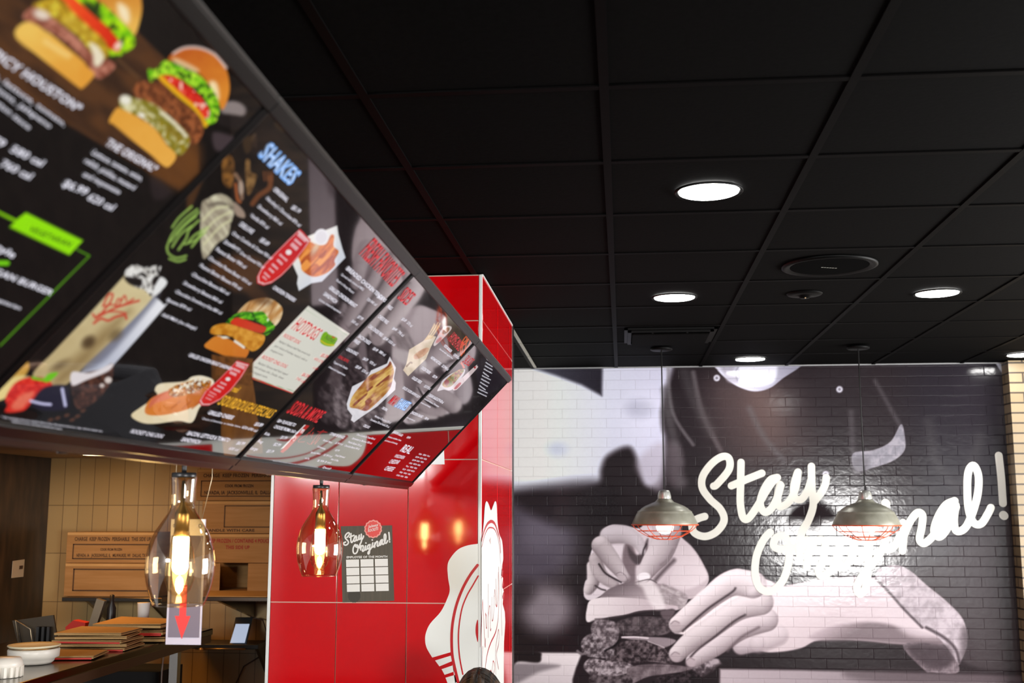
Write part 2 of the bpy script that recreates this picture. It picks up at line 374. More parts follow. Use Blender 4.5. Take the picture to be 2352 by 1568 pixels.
def tex(c1, c2, sc=6, seed=1, sx=1, sy=1, ang=0, c3=None):
    c1, c2 = np.array(c1, float), np.array(c2, float); ca, sa = math.cos(math.radians(ang)), math.sin(math.radians(ang))
    def fn(x, y):
        u = (x*ca+y*sa)/sx; v = (-x*sa+y*ca)/sy
        n = (.55*vnoise(u, v, sc, seed)+.3*vnoise(u, v, sc/2.1, seed+3)+.15*vnoise(u, v, sc/4.3, seed+5))
        n = np.clip((n-.28)/.44, 0, 1)[:, None]
        r = c1*(1-n)+c2*n
        if c3 is not None:
            k = (np.clip((vnoise(u, v, sc*.8, seed+9)-.66)/.1, 0, 1))[:, None]; r = r*(1-k)+np.array(c3, float)*k
        return r
    return fn
def gradf(p0, p1, c0, c1, nz=0, sc=8):
    p0, p1 = np.array(p0, float), np.array(p1, float); d = p1-p0; L = d@d; c0, c1 = np.array(c0, float), np.array(c1, float)
    def fn(x, y):
        t = np.clip(((x-p0[0])*d[0]+(y-p0[1])*d[1])/L, 0, 1)
        if nz: t = np.clip(t+nz*(vnoise(x, y, sc, 4)-.5), 0, 1)
        return c0*(1-t[:, None])+c1*t[:, None]
    return fn
def grid_mesh(name, P0, U, V, nu, nv):
    u = np.linspace(0, 1, nu+1); v = np.linspace(0, 1, nv+1); uu, vv = np.meshgrid(u, v)
    W = P0[None]+uu.ravel()[:, None]*U+vv.ravel()[:, None]*V
    i = np.arange(nv)[:, None]*(nu+1)+np.arange(nu)[None]; i = i.ravel()
    q = np.stack([i, i+1, i+nu+2, i+nu+1], 1).astype(np.int32)
    me = bpy.data.meshes.new(name); me.vertices.add(len(W)); me.vertices.foreach_set('co', W.ravel().astype(np.float32))
    me.loops.add(q.size); me.loops.foreach_set('vertex_index', q.ravel()); me.polygons.add(len(q))
    me.polygons.foreach_set('loop_start', np.arange(0, q.size, 4, dtype=np.int32)); me.update(); me.validate()
    return me, W
def set_paint(me, C):
    a = me.color_attributes.new('paint', 'FLOAT_COLOR', 'POINT'); c = np.ones((len(C), 4), np.float32); c[:, :3] = lin(np.clip(C, 0, 1)); a.data.foreach_set('color', c.ravel())

# ------------------------------------------------------------------ the room shell
HC = ZC+1.0443            # dining ceiling
XG0, YG0, TS = -.0307, 2.675, .6096
YM = 8.151                # mural wall
b = MB()
for i in range(-9, 10):
    for j in range(-11, 11):
        x0, y0 = XG0+i*TS, YG0+j*TS
        if x0 > 4.95 or y0 > YM or x0+TS < -3.9 or y0 < -3.7: continue
        if x0+TS < -1.2 and y0+TS < 4.83+3.4 and True:
            if y0 > -3.7: continue
        x1 = min(x0+TS, 4.95); y1 = min(y0+TS, YM+.05)
        b.box(((x0+x1)/2, (y0+y1)/2, HC+.012), (x1-x0-.020, y1-y0-.020, .012), bev=0)
structure(b.make('ceiling', M['tile_black']))
b = MB()
for i in range(-2, 9): b.box((XG0+i*TS, (YM-3.6)/2, HC+.004), (.024, YM+3.6, .006))
for j in range(-10, 10):
    y = YG0+j*TS
    if -3.6 < y < YM: b.box((1.85, y, HC+.0045), (6.2, .024, .0055))
b.box((1.85, (YM-3.6)/2, HC+.05), (6.3, YM+3.9, .02))
structure(b.make('trim_1', M['tee']))
b = MB(); b.box((.5, 2.4, -.03), (9.2, 12.4, .06)); structure(b.make('floor', M['floor']))
b = MB(); b.box((1.9, YM+.10, HC/2), (7.0, .14, HC+.1)); structure(b.make('wall_back', M['whitepaint']))
# right wall with a window opening, front wall with two window openings
def wall_open(name, axis, c, a0, a1, holes, th=.12, m='whitepaint'):
    b = MB(); cuts = sorted([a0, a1]+[v for h in holes for v in h[:2]])
    for s0, s1 in zip(cuts, cuts[1:]):
        hh = [h for h in holes if h[0] <= s0 and h[1] >= s1]
        spans = [(0, HC+.08)] if not hh else [(0, hh[0][2]), (hh[0][3], HC+.08)]
        for z0, z1 in spans:
            if axis == 'x': b.box(((s0+s1)/2, c, (z0+z1)/2), (s1-s0, th, z1-z0))
            else: b.box((c, (s0+s1)/2, (z0+z1)/2), (th, s1-s0, z1-z0))
    return structure(b.make(name, M[m]))
wall_open('wall_front', 'x', -3.62, -4.0, 5.1, [(-3.9, -2.2, 2.3, 2.9), (2.6, 4.5, .8, 2.15)])
wall_open('wall_right', 'y', 5.05, -3.6, 8.2, [(3.7, 6.9, .5, 2.5)])
wall_open('wall_left', 'y', -4.0, -3.6, 3.2, [])
def window(n, axis, c, a0, a1, z0, z1, nm):
    t = bpy.data.objects.new(f'window_{n}', None); COL.objects.link(t); structure(t)
    b = MB(); th = .05; k = [a0+(a1-a0)*q/nm for q in range(nm+1)]
    for q in k:
        if axis == 'x': b.box((q, c, (z0+z1)/2), (.05, .05, z1-z0))
        else: b.box((c, q, (z0+z1)/2), (.05, .05, z1-z0))
    for z in (z0, z1, z0+(z1-z0)*.72):
        if axis == 'x': b.box(((a0+a1)/2, c, z), (a1-a0, .05, .05))
        else: b.box((c, (a0+a1)/2, z), (.05, a1-a0, .05))
    b.make('window_frame', M['black'], t)
window(1, 'x', -3.56, 2.6, 4.5, .8, 2.15, 2); window(2, 'x', -3.56, -3.9, -2.2, 2.3, 2.9, 2); window(3, 'y', 5.0, 3.7, 6.9, .5, 2.5, 3)

b = MB(); b.box((.9, YM+.01, .31), (4.4, .03, .61)); structure(b.make('trim_3', M['darkwood']))  # unseen dark panel, added to darken what the near screens reflect
# beige brick pillar at the right end of the mural
b = MB(); b.box((3.2, 8.11, HC/2), (1.04, .20, HC-.002)); pl = b.make('brick_pillar', M['beige']); pl.location = (0, .0, 0)
tag(pl, 'beige glazed brick pillar with dark joints at the right end of the mural', 'pillar')

# ------------------------------------------------------------------ red tiled column
CXL, CXR, CYF, CYB = -1.533, -.606, 4.829, 6.19
col = empty('tiled_column', ((CXL+CXR)/2, CYF, 0), 'glossy red tiled column with pale grout, between kitchen and mural', 'column')
b = MB(); b.box(((CXL+CXR)/2, (CYF+CYB)/2, HC/2), (CXR-CXL-.012, CYB-CYF-.012, HC)); b.make('grout_core', M['grout'], col)
b = MB(); g = .0045
xs = [CXL+.012, -1.2285, -.9235, CXR-.012]; zs = [0, .0, .300, .910, 1.519, 2.129, 2.738, HC+.003]
zs = [0, .300, .909, 1.518, 2.127, 2.736, HC-.004]
for x0, x1 in zip(xs, xs[1:]):
    for z0, z1 in zip(zs, zs[1:]): b.box(((x0+x1)/2, CYF+.003, (z0+z1)/2), (x1-x0-g, .012, z1-z0-g), bev=.0008)
ys = [CYF+.012, 5.443, 6.052, CYB-.012]
for x, xx in ((CXR-.003, 1), (CXL+.003, -1)):
    for y0, y1 in zip(ys, ys[1:]):
        for z0, z1 in zip(zs, zs[1:]): b.box((x, (y0+y1)/2, (z0+z1)/2), (.012, y1-y0-g, z1-z0-g), bev=.0008)
b.make('red_tiles', M['red'], col)
for x, y in ((CXR, CYF), (CXL, CYF), (CXR, CYB)):
    b = MB(); sx_ = 1 if x == CXR else -1; sy_ = -1 if y == CYF else 1
    b.box((x-sx_*.005, y-sy_*.0045, HC/2), (.014, .014, HC-.002), bev=.002)
    b.make('edge_trim', M['whitetrim'], col)
b = MB(); b.box((CXR+.001, (CYF+CYB)/2, HC-.004), (.010, CYB-CYF, .008)); b.make('top_trim', M['whitetrim'], col)
b = MB(); b.box((-.612, 6.235, HC/2), (.02, .075, HC-.002)); o = b.make('glass_fin', M['bezelgrey']); tag(o, 'narrow grey upright strip just behind the red column', 'strip')
b = MB()
for y0, y1 in ((6.28, 6.86), (6.885, 7.46), (7.485, 8.05)): b.box((-.618, (y0+y1)/2, HC-.002), (.018, y1-y0, .006))
o = b.make('ceiling_edge_strip', mat('worn_pale_metal', (.42, .40, .33), .4, .3)); tag(o, 'worn pale metal strip on the black ceiling between column and mural', 'trim strip')
# ------------------------------------------------------------------ kitchen shell
KY, KX, KZ = 7.2, -3.805, ZC+.36
b = MB(); b.box((-2.7, KY+.06, 1.3), (2.4, .12, 2.6)); o = b.make('wall_kitchen_back', M['cream_tile']); structure(o)
b = MB(); b.box((KX-.06, 5.2, 1.3), (.12, 4.2, 2.6)); structure(b.make('wall_kitchen_left', M['darkwood']))
b = MB(); b.box((-1.46, 6.72, 1.3), (.10, .96, 2.6)); structure(b.make('wall_kitchen_right', M['cream_tile']))
b = MB(); b.box((-2.66, 5.2, KZ+.03), (2.5, 4.2, .06)); structure(b.make('ceiling_kitchen', M['kceil']))
b = MB(); b.box((-1.46, 4.0, (KZ+.02+HC+.1)/2), (.10, 1.65, HC+.1-KZ-.02)); b.box((-2.7, 3.14, (KZ+.02+HC+.1)/2), (2.5, .1, HC+.1-KZ-.02)); structure(b.make('trim_2', M['blackmatte']))
# ------------------------------------------------------------------ the mural
MX0, MX1, MZ0, MZ1 = -1.20, 2.682, .62, HC-.004
me, W = grid_mesh('brick_mural', np.array([MX0, YM, MZ0]), np.array([MX1-MX0, 0, 0]), np.array([0, 0, MZ1-MZ0]), 760, 520)
X, Y = pix(W)
A = Canvas(X, Y, (70, 61, 66))
G = lambda v, w=0: (v+w, v-2, v+1)
# blurred bright wall at the left
A.use('MA')
A.poly([(-400, -200), (720, -200), (715, 330), (735, 470), (705, 640), (640, 660), (600, 540), (560, 490), (470, 530), (440, 590), (425, 660), (300, 690), (150, 700), (-400, 640)], gradf((1183, 950), (1515, 950), (240, 243, 249), (212, 211, 224)), 22, sm=True)
A.poly([(90, 118), (445, 118), (442, 255), (350, 205), (240, 165)], gradf((1205, 850), (1385, 900), (120, 120, 132), (76, 72, 82)), 12, sm=False)
A.ell(620, 315, 60, 40, 0, (190, 190, 204), 30, .8); A.ell(240, 500, 40, 30, 0, (205, 210, 222), 30, .6)
A.poly([(600, 560), (720, 470), (730, 640), (700, 690), (640, 650)], (196, 190, 200), 26, .7)
A.poly([(-400, 720), (260, 730), (250, 1080), (-400, 1150)], (128, 121, 134), 70, .85)
A.ell(160, 880, 90, 90, 0, (145, 138, 150), 60, .7)
A.poly([(60, 690), (460, 650), (500, 800), (300, 860), (60, 760)], (66, 58, 64), 40, .8)
A.ell(190, 1230, 120, 110, 0, (172, 163, 170), 60, .9); A.ell(70, 1150, 60, 60, 0, (90, 82, 88), 50, .7)
A.poly([(-400, 1425), (330, 1430), (420, 1430), (420, 2200), (-400, 2200)], gradf((1170, 1500), (1170, 1600), (232, 224, 226), (205, 196, 200)), 8, sm=False)
A.poly([(20, 1430), (150, 1425), (165, 1450), (150, 1475), (60, 1470), (30, 1500)], (70, 62, 66), 7)
A.poly([(20, 1490), (130, 1480), (250, 1490), (150, 1520), (20, 1580)], (150, 141, 146), 14, .8)
# apron folds
for pts, v, wd in (([(745, 120), (765, 330), (860, 480)], 150, 16), ([(860, 150), (900, 330), (985, 505)], 150, 22), ([(735, 230), (760, 400), (800, 560)], 120, 40), ([(770, 500), (780, 600), (800, 650)], 150, 60), ([(820, 150), (860, 260), (940, 420)], 100, 50)):
    A.line(pts, wd, G(v, 2), wd*.45, .6)
A.poly([(740, 470), (790, 490), (810, 560), (790, 660), (745, 640)], (120, 110, 116), 30, .7)
A.use('MB')
A.poly([(330, 250), (700, 200), (860, 420), (900, 640), (700, 760), (430, 700)], (106, 92, 92), 160, .75)  # warm glow of reflected light, painted into the print colours
A.poly([(560, 250), (720, 330), (760, 560), (650, 620), (560, 480)], (122, 105, 102), 90, .6)
A.poly([(1500, 100), (2060, 100), (2110, 900), (2130, 1500), (1700, 1400), (1550, 800)], (66, 61, 70), 160, .8)
for pts, v, wd in (([(1290, 240), (1380, 400), (1430, 490)], 112, 26), ([(1150, 420), (1160, 640), (1180, 800)], 112, 34), ([(1600, 480), (1640, 700), (1760, 860)], 88, 60), ([(1800, 820), (1860, 700), (1900, 560)], 86, 60), ([(560, 400), (640, 560), (760, 700)], 118, 34)):
    A.line(pts, wd, G(v, 2), wd*.5, .55)
A.poly([(1500, 1180), (1800, 1120), (2130, 1000), (2200, 2000), (1700, 2000), (1450, 1500)], (98, 90, 92), 160, .75)  # lighter grey haze painted over the lower right of the print
# chin of the person in the print, ear pin and buttons, shirt collar
A.poly([(345, 100), (370, 170), (430, 230), (500, 275), (590, 300), (680, 280), (760, 220), (850, 160), (890, 100)], gradf((1650, 850), (1860, 880), (214, 212, 222), (150, 148, 160)), 5)
A.poly([(380, 110), (410, 200), (440, 245), (500, 250), (470, 190), (480, 110)], (176, 172, 182), 14, .8)
A.poly([(480, 120), (520, 210), (500, 240), (560, 270), (690, 250), (720, 180), (700, 110)], (225, 224, 232), 14, .8)
A.line([(505, 140), (480, 190), (490, 235)], 8, (150, 148, 158), 8, .8)
for x, y in ((370, 222), (1083, 288), (1003, 780)): A.ell(x, y, 19, 19, 0, (198, 196, 204), 6); A.ell(x, y, 8, 8, 0, (120, 114, 122), 4, .7)
A.poly([(1160, 660), (1280, 640), (1380, 590), (1440, 490), (1462, 560), (1462, 640), (1400, 700), (1290, 740), (1180, 760)], tex((150, 147, 154), (170, 166, 172), 10, 2), 4)
A.poly([(1160, 690), (1250, 690), (1240, 760), (1170, 770)], (128, 124, 130), 20, .8)
A.poly([(1985, 130), (2050, 130), (2040, 215)], (196, 198, 205), 5, sm=False)
A.line([(1500, 1270), (1640, 1180), (1750, 1130)], 40, G(108), 30, .6); A.poly([(1480, 1290), (1700, 1190), (1720, 1260), (1560, 1330)], G(96), 50, .5)
# left hand
A.use('MD')
Lh = (226, 218, 222)
A.poly([(50, 770), (44, 690), (60, 620), (92, 590), (96, 480), (115, 340), (190, 220), (225, 140), (310, 98), (430, 108), (560, 130), (640, 60), (800, 60), (960, 225), (1060, 320), (1150, 460), (1205, 610), (1130, 720), (1000, 790), (700, 680), (540, 660), (430, 640), (240, 740), (110, 800)], gradf((1360, 1220), (1600, 1340), (228, 220, 225), (198, 187, 191)), 6)
A.poly([(640, 90), (950, 230), (1060, 330), (1150, 470), (1190, 600), (1000, 700), (840, 640), (900, 440), (880, 300)], gradf((1540, 1240), (1610, 1330), (205, 195, 199), (214, 205, 208)), 20)
A.poly([(430, 270), (500, 300), (540, 400), (600, 330), (640, 240), (620, 420), (530, 480), (520, 640), (440, 650), (470, 590), (440, 540), (400, 440)], (150, 137, 142), 18)
A.poly([(455, 300), (530, 380), (590, 350), (600, 300), (640, 230), (600, 420), (540, 470), (470, 400)], (104, 93, 98), 16, .85)
A.tube([(270, 200), (420, 190), (540, 260), (590, 350)], (80, 85, 60, 34), (150, 139, 143), (226, 219, 224), (-.3, -.8), 10)
A.tube([(120, 480), (130, 620), (90, 700)], (50, 60, 48), (120, 108, 113), (228, 220, 222), (-.9, -.3), 8)
A.tube([(150, 420), (200, 560), (330, 660)], (60, 62, 42), (120, 108, 112), (220, 211, 214), (-.6, -.5), 8)
A.tube([(200, 290), (320, 450), (425, 590)], (86, 74, 46), (118, 105, 110), (226, 218, 221), (-.2, -.9), 6)
A.line([(185, 465), (240, 545), (310, 590), (390, 632)], 16, (78, 68, 73), 8); A.line([(150, 665), (200, 695), (245, 708)], 14, (96, 85, 90), 8)
A.ell(395, 585, 50, 34, 40, (196, 186, 190), 12, .9); A.line([(345, 555), (385, 540), (430, 570), (448, 610)], 5, (140, 128, 133), 4, .8)
A.tube([(820, 170), (760, 340), (680, 450), (595, 580)], (130, 120, 100, 68), (140, 128, 133), (224, 216, 219), (-.5, -.7), 6)
A.line([(880, 430), (810, 500), (745, 570), (710, 612)], 34, (120, 108, 113), 24, .9); A.line([(760, 470), (820, 420), (870, 330)], 18, (150, 139, 143), 16, .7)
A.line([(590, 380), (600, 330), (625, 280)], 14, (92, 82, 87), 9)
A.ell(600, 585, 62, 42, -8, (232, 226, 229), 8); A.line([(525, 635), (590, 618), (660, 608), (720, 640)], 10, (110, 99, 104), 6)
# top half of the bun
A.poly([(180, 800), (250, 715), (340, 668), (470, 630), (620, 640), (760, 648), (900, 695), (1010, 770), (920, 890), (600, 880), (300, 800)], gradf((1400, 1340), (1420, 1390), (132, 120, 125), (186, 175, 179)), 8)
A.poly([(760, 655), (900, 700), (1010, 775), (930, 880), (760, 860)], tex((170, 160, 163), (196, 187, 190), 6, 5, 2, 1, 25), 14)
A.poly([(66, 985), (70, 890), (112, 795), (300, 772), (600, 790), (720, 830), (900, 850), (900, 892), (750, 888), (560, 900), (430, 935), (260, 960), (110, 1002)], gradf((1350, 1370), (1480, 1410), (232, 224, 226), (205, 194, 198)), 6)
A.poly([(530, 640), (650, 620), (730, 680), (800, 860), (720, 890), (640, 800), (590, 690)], (226, 219, 221), 26, .85)
A.line([(150, 975), (300, 965), (450, 935), (580, 905), (800, 890)], 12, (110, 98, 103), 8, .8)
def food(pts, d, l, sc=5, seed=1, f=8): d, l = np.array(d, float), np.array(l, float); A.poly(pts, tex(d+(l-d)*.12, l-(l-d)*.08, sc*1.7, seed), f)
A.poly([(110, 1000), (300, 975), (760, 900), (900, 900), (1000, 1100), (1100, 1400), (1000, 1700), (0, 1700), (40, 1250), (110, 1130)], (74, 64, 69), 14)
food([(380, 985), (560, 950), (740, 960), (850, 1000), (860, 1080), (760, 1125), (560, 1130), (390, 1110), (350, 1040)], (84, 74, 79), (138, 127, 131), 5, 2)
A.poly([(760, 900), (890, 895), (840, 980), (780, 970)], (128, 116, 121), 12)
A.poly([(390, 1140), (470, 1132), (640, 1140), (820, 1150), (900, 1180), (780, 1240), (640, 1180), (480, 1165)], (166, 155, 160), 8)
A.line([(400, 1145), (520, 1142), (640, 1152)], 14, (222, 212, 216), 5)
food([(330, 1240), (420, 1180), (560, 1170), (680, 1190), (780, 1240), (840, 1300), (860, 1390), (660, 1370), (420, 1385), (250, 1350)], (60, 50, 55), (150, 138, 142), 4, 4)
A.line([(640, 1180), (720, 1210), (790, 1240)], 10, (200, 190, 194), 6)
food([(110, 1060), (150, 990), (260, 980), (350, 1020), (370, 1130), (320, 1220), (230, 1250), (150, 1180)], (108, 97, 102), (190, 180, 184), 4, 6)
food([(20, 1190), (80, 1120), (160, 1120), (240, 1230), (330, 1260), (300, 1330), (120, 1330), (40, 1290)], (88, 77, 82), (200, 191, 195), 4, 7)
food([(40, 1420), (100, 1340), (250, 1360), (480, 1390), (470, 1470), (250, 1520), (120, 1500)], (98, 87, 92), (200, 190, 194), 4, 8)
food([(470, 1420), (700, 1390), (960, 1410), (1060, 1440), (860, 1480), (640, 1510), (430, 1600), (440, 1480)], (120, 108, 113), (160, 149, 153), 6, 9)
food([(640, 1600), (760, 1500), (950, 1470), (1080, 1440), (1230, 1540), (1260, 1640), (640, 1700)], (50, 42, 46), (100, 89, 94), 4, 10)
food([(100, 1500), (260, 1510), (480, 1500), (450, 1640), (150, 1640)], (70, 60, 65), (150, 139, 143), 5, 11)
A.line([(240, 1270), (330, 1220), (380, 1170)], 14, (60, 52, 57), 8)
food([(1060, 1430), (1180, 1350), (1290, 1345), (1340, 1400), (1420, 1390), (1380, 1450), (1310, 1520), (1290, 1600), (1200, 1560), (1100, 1480)], (84, 73, 78), (190, 180, 184), 6, 12)
A.poly([(1215, 1500), (1260, 1440), (1300, 1500), (1290, 1590), (1250, 1560)], (222, 214, 217), 10)
A.line([(-15, 1270), (20, 1300), (60, 1290)], 22, (150, 140, 144), 8)
# right hand and forearm, rolled sleeve, dark apron strap and table edge
A.use('MC')
A.poly([(760, 860), (900, 800), (1100, 780), (1500, 715), (1760, 735), (1960, 760), (2120, 860), (2500, 880), (2500, 990), (780, 990)], (66, 56, 60), 14)
A.poly([(790, 862), (1200, 868), (1800, 885), (2500, 905), (2500, 1600), (780, 1600)], gradf((1650, 1540), (2350, 1560), (190, 180, 184), (120, 110, 114)), 10, sm=False)
A.poly([(1500, 868), (2500, 895), (2500, 940), (1600, 930)], (104, 93, 97), 26, .6)
A.poly([(560, 680), (620, 600), (740, 420), (860, 350), (950, 368), (1100, 430), (1180, 425), (1350, 398), (1590, 395), (1700, 500), (1850, 620), (2020, 700), (1960, 735), (1720, 735), (1500, 716), (1300, 716), (1210, 755), (1100, 775), (1000, 770), (900, 700)], gradf((1700, 1320), (1850, 1480), (230, 221, 223), (196, 185, 188)), 6)
A.poly([(1250, 690), (1380, 640), (1600, 625), (1900, 690), (1960, 735), (1720, 735), (1500, 716), (1300, 716)], gradf((1900, 1430), (1930, 1475), (190, 178, 182), (140, 128, 132)), 14)
A.poly([(1600, 392), (1850, 640), (1960, 700), (1760, 690), (1640, 560)], (196, 186, 189), 24, .8)
A.tube([(980, 730), (900, 745)], (44, 46), (140, 128, 133), (216, 207, 210), (-.2, -.7), 6)
A.tube([(1090, 690), (990, 735)], (50, 46), (150, 138, 142), (216, 207, 210), (-.2, -.7), 10, .8)
A.tube([(1030, 610), (900, 660), (760, 752), (655, 815)], (60, 52, 50, 40), (138, 126, 130), (222, 213, 216), (-.4, -.8), 4)
A.tube([(1000, 520), (880, 560), (740, 655), (640, 720), (572, 785)], (66, 56, 54, 50, 44), (138, 126, 130), (228, 220, 222), (-.5, -.7), 4)
A.tube([(960, 430), (860, 420), (760, 480), (650, 570), (572, 634)], (70, 66, 58, 52, 44), (144, 132, 136), (236, 228, 230), (-.5, -.7), 4)
A.line([(600, 668), (660, 612), (740, 545), (850, 470), (870, 448)], 9, (92, 80, 85), 7); A.line([(640, 800), (680, 760), (760, 700), (860, 620), (920, 585)], 9, (96, 84, 89), 7)
A.line([(830, 770), (900, 700), (990, 650)], 12, (128, 115, 120), 9, .8); A.line([(950, 460), (1000, 430), (1080, 440)], 30, (212, 203, 206), 20, .7)
for x, y in ((562, 640), (563, 800), (640, 830)): A.ell(x, y, 26, 26, 0, (190, 178, 182), 8, .8); A.line([(x-24, y-8), (x-4, y-24), (x+20, y-14)], 4, (150, 138, 142), 4, .7)
A.poly([(1588, 385), (1615, 345), (1700, 330), (1770, 360), (1850, 430), (1960, 520), (2040, 610), (2062, 720), (2040, 800), (2000, 850), (1960, 760), (1900, 690), (1830, 640), (1760, 580), (1690, 500), (1620, 430)], tex((166, 157, 161), (186, 177, 181), 12, 3, 1, 1, 40), 4)
A.line([(1592, 400), (1660, 470), (1740, 560), (1830, 650)], 12, (110, 99, 104), 6); A.line([(1850, 650), (1940, 700), (2000, 760), (2020, 830)], 14, (104, 93, 98), 8)
A.poly([(1730, 738), (1920, 738), (1975, 780), (2018, 850), (2000, 885), (1880, 880), (1840, 868)], tex((120, 109, 114), (146, 135, 139), 8, 4), 4)
A.poly([(1750, 745), (1940, 742), (1990, 800), (1960, 850), (1850, 850)], (88, 77, 82), 20, .8)
A.poly([(2040, 640), (2110, 760), (2080, 840), (2030, 820)], (88, 78, 82), 24, .6)
A.C = np.clip(A.C, 0, 1); A.C = np.minimum(A.C**np.array([1.60, 1.60, 1.61])*np.array([1.125, 1.135, 1.145]), .985); A.C += (vnoise(A.X, A.Y, 3.0, 7)-.5)[:, None]*.012
set_paint(me, A.C)
mural = put('brick_mural', me, None, M['mural']); me.polygons.foreach_set('use_smooth', np.zeros(len(me.polygons), bool))
tag(mural, 'grey photo mural of hands pressing a burger, printed across the glossy brick wall', 'mural')

# brush-script lettering, one closed ribbon per stroke
SCRIPT = [
 [(352, 850), (372, 838), (440, 755), (442, 692), (405, 678), (345, 715), (290, 790), (286, 860), (330, 925), (392, 985), (412, 1050), (368, 1115), (300, 1142), (238, 1118), (228, 1062), (262, 1038), (300, 1026)],
 [(511, 712), (508, 850), (507, 950), (522, 1030), (552, 1038), (600, 975), (650, 890), (690, 830), (718, 802)],
 [(455, 848), (540, 812), (632, 775)],
 [(722, 800), (680, 815), (640, 880), (622, 950), (645, 1000), (682, 985), (718, 925), (742, 845)],
 [(738, 840), (722, 915), (735, 968), (790, 940), (828, 860), (842, 768)],
 [(838, 775), (818, 850), (822, 915), (862, 925), (900, 870), (922, 800)],
 [(920, 735), (922, 850), (930, 960), (902, 1050), (868, 1110), (850, 1190), (852, 1250)],
 [(935, 940), (975, 890), (1000, 840), (1006, 800)],
 [(680, 1118), (640, 1165), (600, 1260), (594, 1370), (625, 1445), (690, 1458), (752, 1400), (786, 1300), (790, 1190), (760, 1140), (715, 1150), (700, 1195), (740, 1215), (830, 1205), (880, 1180)],
 [(895, 1160), (905, 1230), (892, 1320)], [(895, 1250), (930, 1185), (975, 1160), (1000, 1190), (985, 1290), (960, 1340), (985, 1372), (1050, 1320), (1085, 1230)],
 [(1090, 1170), (1068, 1260), (1078, 1320), (1120, 1310), (1160, 1250)], [(1100, 1062), (1104, 1066)],
 [(1248, 1130), (1200, 1140), (1160, 1210), (1160, 1275), (1200, 1280), (1240, 1220), (1262, 1140)], [(1262, 1120), (1252, 1240), (1248, 1330), (1235, 1440), (1200, 1475), (1185, 1430), (1230, 1350), (1300, 1270), (1345, 1190)],
 [(1350, 948), (1354, 952)], [(1372, 1060), (1350, 1140), (1355, 1215), (1400, 1200), (1438, 1130)],
 [(1452, 1062), (1455, 1140), (1448, 1225)], [(1452, 1150), (1490, 1060), (1535, 1005), (1565, 1020), (1560, 1090), (1548, 1160), (1580, 1180), (1640, 1120), (1700, 1010), (1752, 935)],
 [(1752, 935), (1700, 960), (1655, 1030), (1632, 1110), (1660, 1145), (1700, 1110), (1738, 1030), (1760, 970)], [(1758, 960), (1748, 1050), (1762, 1110), (1810, 1095), (1850, 1020), (1885, 900), (1890, 790), (1862, 730), (1832, 765), (1825, 860), (1832, 980), (1860, 1060), (1905, 1068), (1945, 1010), (1962, 975)],
 [(2008, 672), (2022, 800), (2032, 950)], [(2035, 1018), (2039, 1022)]]
def ribbon(b, P3, wd, N, mi=0, k=6):
    """a flat brush stroke: P3 centre line in space, width wd, facing N"""
    N = Vector(N); Q = smooth(P3, False, 7) if len(P3) > 2 else np.array(P3, float)
    Q = [Vector(q) for q in Q]; n = len(Q); L = []; R = []
    for i, q in enumerate(Q):
        t = (Q[min(i+1, n-1)]-Q[max(i-1, 0)]).normalized(); s = N.cross(t)*wd/2
        L.append(q+s); R.append(q-s)
    for i in range(n-1): b.quad((R[i]+N*1e-5*i, R[i+1]+N*1e-5*(i+1), L[i+1]+N*1e-5*(i+1), L[i]+N*1e-5*i), mi)
    for q, t in ((Q[0], (Q[0]-Q[1]).normalized()), (Q[-1], (Q[-1]-Q[-2]).normalized())):
        s = N.cross(t); off = N*1e-5*(n if q == Q[-1] else 0)
        pts = [q+off+(s*math.cos(a)+t*math.sin(a))*wd/2 for a in [PI*j/10 for j in range(11)]]
        f = b.b.faces.new([b.b.verts.new(p) for p in pts]); f.material_index = mi
b = MB(); pxm = 2572/8.3
for j, s_ in enumerate(SCRIPT):
    pts = [at_y(x, y, YM-.0018-.0005*(j % 4)) for x, y in cr('MB', s_)]
    ribbon(b, pts, 41/2.529/pxm*(1.12 if len(s_) == 2 else 1), (0, -1, 0))
o = b.make('painted_lettering', mat('white_brush_letters', (.70, .69, .62), .4)); o.parent = mural

# ------------------------------------------------------------------ ceiling fittings
def downlight(p, label):
    t = empty('downlight', (p[0], p[1], HC), label, 'ceiling light', 'round recessed downlights')
    MB().lathe([(.100, .002), (.110, -.004), (.112, -.001), (.112, .004)], cap=False).make('trim_ring', M['cblack'], None).parent = t
    b = MB(); b.lathe([(.0001, -.0012), (.098, -.0012), (.098, .003)], cap=False); d = b.make('diffuser', M['lamp']); d.parent = t
    return t
for (x, y), lb in (((1628, 441), 'largest and nearest round downlight glowing white in the black ceiling'), ((1549, 684), 'round downlight between the nearest downlight and the left caged pendant'),
                   ((2153, 674), 'round downlight right of the round speaker grille'), ((1723, 825), 'round downlight close to the mural, between the two caged pendants'),
                   ((2350, 815), 'round downlight cut by the right picture edge above the beige pillar')):
    p = at_z(x, y, HC); downlight(p, lb)
p = at_z(1905, 611, HC); t = empty('ceiling_speaker', (p[0], p[1], HC), 'black round ceiling speaker grille beside the middle downlights', 'speaker')
MB().lathe([(.165, -.001), (.185, -.008), (.2, -.004), (.2, .003)], cap=False).make('rim', M['cblack']).parent = t
MB().lathe([(.0001, -.004), (.165, -.002)], cap=False).make('grille', noisy(mat('speaker_mesh', rough=.9, spec=.02), (.0006, .0006, .0006), (.0016, .0016, .0016), 300)).parent = t
b = MB()
for k in range(6): b.box((-.03+k*.012, .0+k*.004, -.0052), (.009, .004, .001))
b.make('badge', mat('silver_badge', (.7, .68, .6), .3, .8)).parent = t
p = at_z(1848, 676, HC); t = empty('smoke_detector', (p[0], p[1], HC), 'small black round ceiling sprinkler plate behind the speaker grille', 'detector')
